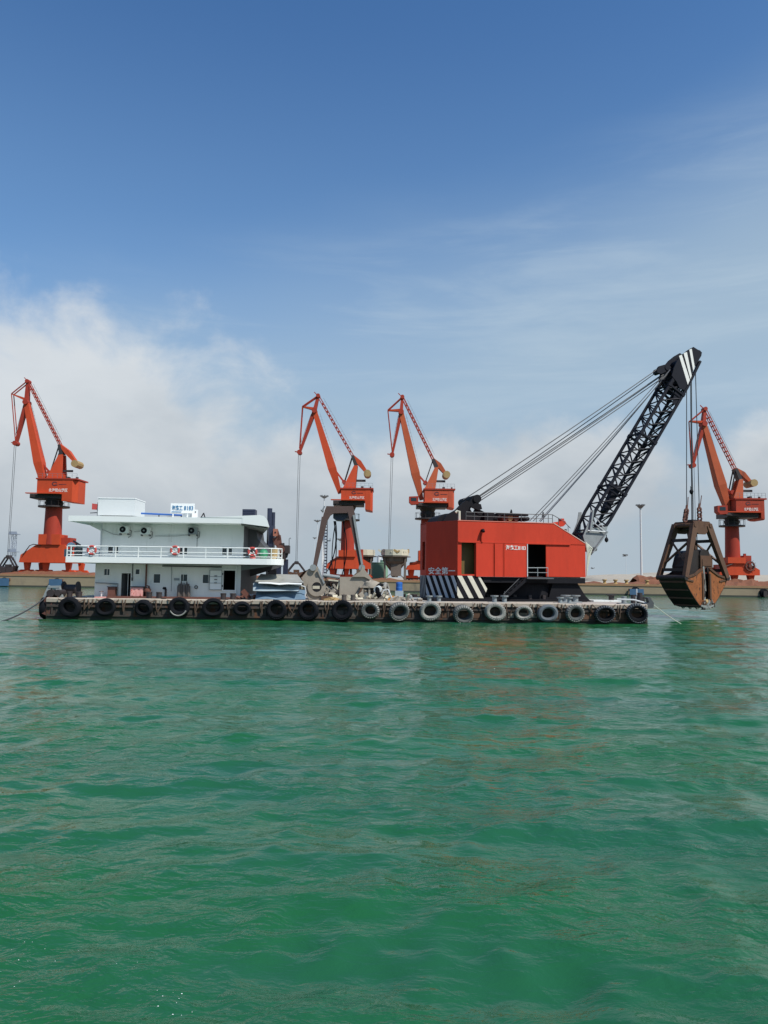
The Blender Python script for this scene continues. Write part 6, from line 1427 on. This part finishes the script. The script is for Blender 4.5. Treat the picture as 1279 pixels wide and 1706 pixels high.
    t.part('gantry_strut', MB().prism([P_(a_, b_, 1.4) for a_, b_ in ((784, 844), (792, 838), (801, 840), (803, 848), (797, 850))], (0, .25, 0)), m_black2)
    t.part('gantry_strut', MB().beam(P_(790, 850, 1.7), P_(826, 868, 1.7), .3, .35), m_black2)
    t.part('winch_hood', MB().prism([P_(a_, b_, 2.2) for a_, b_ in ((727, 869), (731, 861), (741, 856), (764, 853.5), (767, 869))], (0, 2.4, 0)), m_black2)
    a = P_(765, 852, .6); t.part('vent_pipe', MB().path([(P_(759, 854, .6).x, .6, P_(759, 854, .6).z), (P_(761, 851.5, .6).x, .6, P_(761, 851.5, .6).z), (a.x, .6, a.z), (a.x, .6, ztop)], .09, 8), m_pipe, smooth=True)
    rbox('winch_casing', 807, 823, 868, 855, 1.2, 1.6, m_black2); rbox('winch_frame', 823, 862, 868, 857, 2.5, 1.5, m_black2)
    for px, mm in ((838.5, m_rustp), (847, m_cw), (857, m_rustp)):
        a = P_(px, 863, 1.3); t.part('winch_drum', MB().lathe((a.x, 1.0, a.z), (0, 1, 0), [(.22, 0), (.22, .9)], 16), mm)
    for px in (866, 871, 876): a = P_(px, 865, 1.3); t.part('brake_drum', MB().lathe((a.x, 1.0, a.z), (0, 1, 0), [(.15, 0), (.15, .7)], 14), m_black2)
    a = P_(852, 856, 1.4); t.part('operator_lever', MB().prism([(a.x - .12, 1.4, a.z - .2), (a.x + .1, 1.4, a.z - .2), (a.x + .05, 1.4, a.z + .2), (a.x, 1.4, a.z + .32), (a.x - .05, 1.4, a.z + .15)], (0, .15, 0)), m_black2)
    rbox('winch_guard', 829, 880, 858, 856.5, .8, .5, m_black2)
    # railing on the roof and down the slope
    rl = [(776, 853), (790, 853.5), (812, 854), (840, 855), (868, 856), (893, 857), (913, 857), (920, 857.5)]
    pts = [P_(a, b, .25) for a, b in rl]
    t.part('handrail', MB().path(pts + [P_(938, 868, .25), P_(950, 880, .25)], .028, 5), m_dkgrey)
    t.part('rail_bar', MB().path([p - Vector((0, 0, .28)) for p in pts], .02, 5), m_dkgrey)
    for a, b in rl + [(905, 857), (930, 863), (946, 876)]:
        p = P_(a, b, .25); base = ztop if p.x < xcut else zt + (zcut - zt) * (p.x - xcut) / (L - xcut)
        t.part('rail_post', MB().tube((p.x, .25, base), p, .025, n=5), m_dkgrey)
    a = P_(905, 862, .4); t.part('lamp', MB().prism([(a.x - .1, .4, a.z), (a.x + .1, .4, a.z), (a.x + .04, .4, a.z + .35), (a.x - .02, .4, a.z + .4)], (0, .1, 0)), m_dkgrey)
    a = P_(936, 872, 1.2); t.part('roof_motor', MB().prism([P_(a_, b_, 1.0) for a_, b_ in ((918, 872), (930, 869), (941, 867.5), (943.5, 872), (938, 877), (928, 877))], (0, .8, 0)).box(a.x - .1, a.x + .12, 1.1, 1.5, a.z, a.z + .35), m_red)
    # the boom
    foot = P_(964, 912, 3.2); head = P_(1147, 600, 3.2)
    d = (head - foot).normalized(); lat = Vector((0, 1, 0)); up = lat.cross(d); up = up if up.x < 0 else -up   # up: towards the upper left face
    Lb = (head - foot).length; wv = 1.65; hh = 1.38
    def c4(f):
        w0 = wv; h0 = hh
        if f < .16: k_ = .62 + .38 * f / .16; h0 *= k_
        if f > .86: k_ = 1 - .25 * (f - .86) / .14; h0 *= k_
        q = foot + d * (Lb * f)
        return [q + lat * (sv * w0 / 2) + up * (su * h0 / 2) for sv, su in ((-1, 1), (1, 1), (1, -1), (-1, -1))]
    N = 15; rows = [c4(i / N) for i in range(N + 1)]
    chd = MB()
    for q in range(4):
        for f0, f1 in ((0, .16), (.16, .86), (.86, 1.0)):
            chd.beam(c4(f0)[q], c4(f1)[q], .19, .19)
    boom = t.part('boom', chd, m_black)
    for i in range(N):
        for q in range(4):
            q2 = (q + 1) % 4
            A, B2, Cc, D_ = rows[i][q], rows[i][q2], rows[i + 1][q], rows[i + 1][q2]
            if q % 2 == 0: t.part('lattice_brace', MB().tube(A, D_, .06, n=5, caps=False), m_black, parent=boom)
            t.part('lattice_brace', MB().tube(B2, Cc, .06, n=5, caps=False) if q % 2 else MB().tube((A + Cc) / 2, D_, .05, n=5, caps=False), m_black, parent=boom)
            t.part('lattice_brace', MB().tube(A, B2, .055, n=5, caps=False), m_black, parent=boom)
    # joints where the boom sections are pinned together
    for f in (.29, .56, .82, .05):
        k_ = c4(f)
        fr_ = MB()
        for q in range(4): fr_.beam(k_[q], k_[(q + 1) % 4], .16, .14); fr_.beam(k_[q] - d * .14, k_[q] + d * .14, .26, .26)
        t.part('boom_joint', fr_, m_black, parent=boom)
    # ladder plates and boxes inside
    a, b = c4(.20), c4(.33); t.part('boom_plate', MB().prism([(a[2] + a[1]) / 2 * .5 + a[2] * .5, a[2], b[2], b[2] * .55 + b[1] * .45], tuple(-lat * .6)), m_black, parent=boom)
    a, b = c4(.76), c4(.83); t.part('boom_plate', MB().prism([a[3] * .7 + a[0] * .3, a[3], b[3], b[0] * .6 + b[3] * .4], (0, .05, 0)), m_black, parent=boom)
    # grey base section
    bs_ = [P_(a_, b_, 3.2 - wv / 2 - .14) for a_, b_ in ((971, 893), (981, 868), (984, 850), (989, 850), (987, 880), (1012, 877), (1009, 889), (985, 925), (977, 915))]
    t.part('boom_foot_plate', MB().prism(bs_, (0, .05, 0)), m_greysteel, label='grey primed boom foot plate')
    t.part('boom_foot_plate', MB().prism([p + Vector((0, wv + .2, 0)) for p in bs_], (0, .05, 0)), m_greysteel)
    t.part('boom_foot_edge', MB().beam(P_(1011, 886, 2.1), P_(986, 921, 2.1), .3, .08).beam(P_(983, 884, 2.1), P_(988, 850, 2.1), .1, .12), m_greysteel)
    fa = P_(979, 884, 2.1); fb = P_(1008, 886, 2.1)
    t.part('foot_brace', MB().tube(fa, fb, .05).tube(P_(985, 868, 2.1), fb, .035).tube(P_(992, 862, 2.1), P_(1006, 880, 2.1), .035), m_mast)
    a = P_(986, 916, 3.2); t.part('foot_pin', MB().tube((a.x - .4, 2.0, a.z), (a.x - .4, 3.6, a.z), .16, n=12), m_dkgrey)
    # head
    hp = [(1122, 614), (1128, 601), (1136, 591), (1146, 583), (1155, 578), (1169, 587), (1168, 593), (1157, 612), (1144, 642), (1140, 650), (1132, 647), (1127, 636), (1119, 626)]
    vh0 = 3.2 - wv / 2 - .12
    hd = t.part('boom_head', MB().prism([P_(a_, b_, vh0) for a_, b_ in hp], (0, .12, 0)), m_black)
    t.part('boom_head', MB().prism([P_(a_, b_, vh0) + Vector((0, wv + .1, 0)) for a_, b_ in hp], (0, .12, 0)), m_black)
    for px, py, r_ in ((1153, 593, .26), (1131, 605, .28), (1134, 640, .24)):
        a = P_(px, py, 3.2); t.part('head_sheave', MB().tube((a.x, vh0 + .14, a.z), (a.x, vh0 + wv, a.z), r_, n=18), m_black, parent=hd)
    for sp in (((1131, 593), (1135.5, 591), (1149, 633), (1145.5, 641)), ((1138.5, 588.5), (1144, 586.5), (1152, 626), (1150, 631.5)), ((1148, 582.5), (1152, 581), (1157, 611), (1154.5, 618))):
        t.part('white_stripe', MB().prism([P_(a_, b_, vh0 - .012) for a_, b_ in sp], (0, .01, 0)), m_lwhite, parent=hd)
    blk = [(1094, 616), (1098, 610), (1112, 606), (1118, 612), (1108, 620), (1101, 623), (1095, 621)]
    for v in (2.5, 3.9): t.part('pendant_block', MB().prism([P_(a_, b_, v) for a_, b_ in blk], (0, .2, 0)), m_black)
    a = P_(1103, 616, 3.2); t.part('pendant_sheave', MB().tube((a.x, 2.45, a.z), (a.x, 4.15, a.z), .24, n=14), m_black)
    # ropes
    def rope(a, va, b, vb, r_, mm, s_=0.0):
        t.part('wire_rope', MB().path(sag(P_(a[0], a[1], va), P_(b[0], b[1], vb), s_, 6), r_, 5), mm)
    for q, (y0_, y1_) in enumerate(((839, 611), (838, 613), (840, 617), (841, 619), (844, 622))):
        x0_ = (771, 789, 791, 795, 797)[q]; y0q = (833, 832, 832, 833, 836)[q]
        rope((x0_, y0q), 2.2 + .45 * q, ((1095, 615), (1097, 617.5), (1104, 623), (1105, 624), (1107, 627))[q], 2.6 + .3 * q, .036, m_wire, .1)
    for q, (p0_, p1_) in enumerate((((882, 868), (1108, 622)), ((888, 868), (1111, 624)), ((898, 868), (1113, 620)), ((900, 869), (1116, 616)))):
        rope(p0_, 2.6 + .3 * q, p1_, 2.7 + .3 * q, .030 if q < 2 else .034, m_wire2 if q > 1 else m_wire, .15)
    # pale sheet ropes hanging by the front corner
    for q in range(5):
        a = P_(976 + q * .8, 903 + q, .1); b = P_(977 + 1.4 * q, 960 - q * 9, .1)
        t.part('hanging_rope', MB().path([a, a.lerp(b, .4) + Vector((.08 + .04 * q, -.05, 0)), b], .045, 5), m_pipe)
    # hook ball hanging from the boom foot
    a = P_(1009, 888, 2.0); b = P_(1010, 899, 2.0)
    t.part('hook_ball', MB().lathe((b.x, 2.0, b.z), (0, 0, 1), [(.01, -.22), (.13, -.12), (.15, 0), (.10, .12), (.03, .2), (.03, .45)], 12), m_black2, smooth=True)
    return vh0
VH0 = floating_crane()

# ------------------------------------------------------------------ the hanging grab
def hanging_grab():
    vg = 3.2
    ctr = Vector(C.at(1154, 968, vg)); zt = C.at(1154, 870, vg)[2]; zh = C.at(1154, 963, vg)[2]; zbm = C.at(1154, 1011, vg)[2]
    wc = C.M @ Vector((ctr.x, vg, 0))
    G = Frame((wc.x, wc.y, 0), R(28))
    a_ = G.at(1095, 963, 0)[0]; b_ = G.at(1214, 963, 0)[0]
    E = 2.35; Wd = 1.25                                    # half spread, half width
    t = Thing('hanging_grab', 'huge rusty clamshell grab hanging closed over the water from the boom', 'grab', G, (0, 0, zbm))
    H = zh - zbm
    for s in (-1, 1):
        # profile in (x, z): outer hinge, curved back, cutting edge, closing face, upper lip
        prof = [(E, zh), (E * .96, zh - H * .13), (E * .78, zh - H * .40), (E * .56, zh - H * .68), (E * .32, zh - H * .93), (.12, zbm)]
        lip = [(.06, zbm + .05), (.30, zbm + H * .18), (.36, zh + .30), (.40, zh + .78), (E * .30, zh + .66), (E * .55, zh + .30), (E * .8, zh + .02)]
        front_m = m_grabr
        poly = prof + lip
        for yv in (-Wd, Wd - .08):
            sp = t.part('shell_cheek', MB().prism([(s * x, yv, z) for x, z in poly], (0, .08, 0)), front_m)
            # rib and worn edge on the cheek
            t.part('cheek_rib', MB().beam((s * .40, yv - .03, zh + .35), (s * .42, yv - .03, zbm + .65), .08, .16).beam((s * E * .62, yv - .03, zh - .25), (s * E * .95, yv - .03, zh - .12), .06, .12), m_grabb, parent=sp)
            t.part('cheek_flange', MB().beam((s * E * .97, yv - .02, zh), (s * E * .55, yv - .02, zh + .26), .10, .16).beam((s * E * .55, yv - .02, zh + .26), (s * .42, yv - .02, zh + .72), .10, .16), m_grabb, parent=sp)
        for (x0, z0), (x1, z1) in zip(prof[:-1], prof[1:]):
            t.part('shell_back_plate', MB().beam((s * x0, 0, z0), (s * x1, 0, z1), 2 * Wd - .02, .09), m_grabd)
        t.part('cutting_edge', MB().beam((s * E * .30, -Wd - .04, zbm + .16), (s * .06, -Wd - .04, zbm + .02), .06, .14).beam((s * .2, Wd, zbm + .1), (s * .2, -Wd, zbm + .1), .1, .16), m_steelb)
        for q in range(4):
            y = -Wd + .25 + q * .66
            t.part('tooth', MB().beam((s * .24, y, zbm + .05), (-s * .06, y, zbm - .14), .2, .13, .1, .06), m_steelb)
        t.part('hinge_pin', MB().tube((s * E, -Wd - .15, zh + .02), (s * E, Wd + .15, zh + .02), .2, n=14), m_grabd)
        for y in (-Wd - .02, Wd + .02):
            t.part('arm', MB().beam((s * .78, y * .70, zt - .25), (s * (E - .02), y, zh + .05), .34, .56, .30, .36), m_grabb)
        # cross bars between the paired arms
        for q in range(4):
            a_, b_ = prof[q + 1]; t.part('back_rib', MB().beam((s * (a_ + .05), -Wd + .1, b_ - .02), (s * (a_ + .05), Wd - .1, b_ - .02), .12, .12), m_grabb)
        for q in range(2): t.part('shell_lining', MB().beam((s * .5, 0, zh + .3 - q * .5), (s * (E - .35), 0, zh - .2 - q * .45), 1.6, .1), m_grabd)
        for f in (.3, .86):
            p = Vector((s * (.82 + (E - .84) * f), 0, zt - .25 + (zh - zt + .3) * f)); y = Wd * (.80 + .2 * f) - .12
            t.part('arm_cross_bar', MB().beam(p + Vector((0, -y, 0)), p + Vector((0, y, 0)), .2, .24), m_grabd)
        p = Vector((s * (.82 + (E - .84) * .32), 0, zt - .25 + (zh - zt + .3) * .32)); p2 = Vector((s * (.82 + (E - .84) * .72), 0, zt - .25 + (zh - zt + .3) * .72))
        t.part('arm_diagonal', MB().beam(p + Vector((0, -.85, 0)), p2 + Vector((0, .95, 0)), .12, .16).beam(p + Vector((0, .85, 0)), p2 + Vector((0, -.95, 0)), .12, .16), m_grabb)
        # inner closing link
        t.part('link', MB().beam((s * .35, -.5, zh + .95), (s * .5, -.5, zh - .1), .2, .3).beam((s * .35, .5, zh + .95), (s * .5, .5, zh - .1), .2, .3), m_grabd)
    # head beam with sheave box
    y = Wd * .8
    t.part('head_beam', MB().prism([(-0.98, -y, zt - .55), (-.88, -y, zt - .1), (-.7, -y, zt + .02), (.8, -y, zt + .02), (.96, -y, zt - .12), (0.98, -y, zt - .5), (.75, -y, zt - .62), (.35, -y, zt - 1.0), (-.4, -y, zt - 1.0), (-.8, -y, zt - .75)], (0, .14, 0)), m_grabb)
    t.part('head_beam', MB().prism([(-0.98, y - .14, zt - .55), (-.88, y - .14, zt - .1), (-.7, y - .14, zt + .02), (.8, y - .14, zt + .02), (.96, y - .14, zt - .12), (0.98, y - .14, zt - .5), (.35, y - .14, zt - .9), (-.4, y - .14, zt - .9)], (0, .14, 0)), m_grabb)
    t.part('head_cover', MB().box(-.84, .84, -y + .141, y - .141, zt - .12, zt + .0), m_grabb)
    t.part('head_block', MB().box(-.55, .55, -.6, .6, zt - .6, zt - .121).box(-.3, .3, -.35, .35, zt + .001, zt + .18), m_grabd)
    for x in (-.86, .86): t.part('head_pin', MB().tube((x, -y - .12, zt - .3), (x, y + .12, zt - .3), .17, n=12), m_grabb)
    # lower block with its hood
    t.part('lower_block', MB().box(-.1, 1.25, -.85, .85, zh + .8, zh + 1.75).box(.05, 1.1, -.9, -.855, zh + .95, zh + 1.45), m_grabb)
    for q in range(3): t.part('side_rod', MB().beam((.55 + q * .3, -.88 + q * .1, zh + .85), (.7 + q * .42, -.9, zh + .05), .12, .16), m_grabd)
    t.part('lower_block_cap', MB().prism([(-.15, -.82, zh + 1.751), (1.0, -.82, zh + 1.751), (.9, -.82, zh + 2.1), (.4, -.82, zh + 2.25), (0, -.82, zh + 2.15)], (0, 1.6, 0)), m_grabd)
    hood = [(-1.45, zh + .15), (-1.5, zh + .9), (-1.25, zh + 1.6), (-.9, zh + 2.0), (-.45, zh + 2.15), (-.12, zh + 2.12), (-.12, zh + .3), (-.5, zh + .1)]
    t.part('sheave_hood', MB().prism([(x, -.7, z) for x, z in hood], (0, 1.4, 0)), m_grabd)
    t.part('closing_post', MB().box(-.22, .22, -.7, .7, zh - 1.2, zh + 1.0), m_grabd)
    t.part('closing_post', MB().beam((.1, -.9, zh + .9), (.16, -1.0, zh - 1.0), .1, .16), m_steelb)
    t.part('stuck_stone', MB().lathe((.12, -Wd + .1, zbm + .38), (0, 1, 0), [(.05, -.12), (.24, -.05), (.26, .1), (.1, .2)], 9), m_cw)
    rp = MB()
    gr_ = random.Random(6)
    for q in range(24):
        sd = gr_.choice((-1, 1)); x = sd * gr_.uniform(.05, .65); z = zbm + gr_.uniform(-.16, .30)
        t.part('jaw_plate', MB().prism([(x, -Wd - .06, z), (x + .28, -Wd - .06, z + gr_.uniform(-.1, .1)), (x + gr_.uniform(.0, .3), -Wd - .06, z + gr_.uniform(.18, .4))], (gr_.uniform(-.05, .05), gr_.uniform(.1, .3), 0)), gr_.choice((m_steelb, m_grabd, m_grabb)))
    for q in range(7):
        sd = gr_.choice((-1, 1)); x = sd * gr_.uniform(.0, .2); t.part('link_plate', MB().beam((x, -1.0, zh - gr_.uniform(.0, .5)), (x + gr_.uniform(-.2, .2), -1.05, zbm + gr_.uniform(.3, .9)), .1, gr_.uniform(.08, .16)), gr_.choice((m_grabd, m_greysteel, m_grabd)))
    for x, y in ((-.25, -.2), (-.12, -.1), (.1, 0), (.22, .1), (.3, -.2)):
        rp.tube((x, y, zt - .55), (x + .05, y, zh + 2.1), .035, n=5)
    t.part('closing_rope', rp, m_wire)
    # chain pendants with shackles on top
    tops = []
    for px, py0, py1, yv in ((1143.5, 849, 868, -.3), (1164.5, 846, 872, -.3)):
        a = Vector(G.at(px, py0, yv)); b = Vector(G.at(px - (3 if px < 1150 else -1), py1, yv)); tops.append(a)
        for k_ in range(5):
            c = a.lerp(b, (k_ + .5) / 5); t.part('chain_link', MB().lathe(c, (1, .6, 0) if k_ % 2 else (.2, 1, 0), [(.08, -.07), (.20, -.07), (.20, .07), (.08, .07)], 10, True), m_rustp)
        t.part('rope_socket', MB().tube(a + Vector((0, 0, .02)), a + Vector((0, 0, .35)), .10, .06, 8).tube(a + Vector((.1, 0, .1)), a + Vector((.3 if px > 1150 else .2, 0, 1.0)), .035, n=5), m_rustp)
    # hoist ropes up to the boom head
    tt = Thing('hoist_ropes', 'set of wire ropes from boom head down to the hanging grab', 'ropes', G, (0, 0, zt))
    def up_to(px, py): 
        w = C.M @ Vector(C.at(px, py, 3.2)); return Vector(G.loc(w))
    for (px, py), low in (((1143.5, 648), tops[0] + Vector((0, 0, .3))), ((1150.0, 640), Vector((-.22, -.2, zt))), ((1151.5, 628), Vector((.22, .1, zt))), ((1158, 612), tops[1] + Vector((0, 0, .3)))):
        tt.part('wire_rope', MB().tube(up_to(px, py), low, .034, n=5), m_wire)
    q = Vector(G.at(1151.5, 819, -.3))
    s_ = Thing('hook_weight', 'small dark hook block hanging between the hoist ropes above the grab', 'hook', G, tuple(q))
    s_.part('body', MB().lathe(q, (0, 0, 1), [(.02, -.25), (.12, -.14), (.17, 0), (.13, .12), (.04, .18)], 10), m_black2, smooth=True)
    s_.part('shackle', MB().path([q + Vector((-.08, 0, .15)), q + Vector((-.08, 0, .4)), q + Vector((.08, 0, .4)), q + Vector((.08, 0, .15))], .03).tube(q + Vector((0, 0, -.2)), q + Vector((0, 0, -.45)), .025), m_dkgrey)
hanging_grab()

# ------------------------------------------------------------------ birds far off over the quay
def bird(px, py, Y, s, label):
    c = W(px, py, Y)
    t = Thing('bird', label, 'bird', WF, tuple(c), 'birds over the quay')
    t.part('body', MB().lathe((c.x, c.y, c.z), (1, 0, .1), [(.01, -.5 * s), (.09 * s, -.2 * s), (.1 * s, .1 * s), (.02 * s, .45 * s)], 8), m_mastd)
    for k_ in (-1, 1): t.part('wing', MB().prism([(c.x - .12 * s, c.y, c.z), (c.x + .2 * s, c.y, c.z), (c.x + .1 * s + .5 * k_ * s, c.y + k_ * .6 * s, c.z + .25 * s), (c.x + .2 * k_ * s + .6 * k_ * s, c.y + k_ * 1.1 * s, c.z + .1 * s)], (0, 0, .03 * s)), m_mastd)
bird(1041, 926, 260, 2.2, 'dark bird gliding over the sand hill left of the white mast')
bird(987, 947, 260, 1.4, 'tiny bird low over the sand hill by the red crane house')
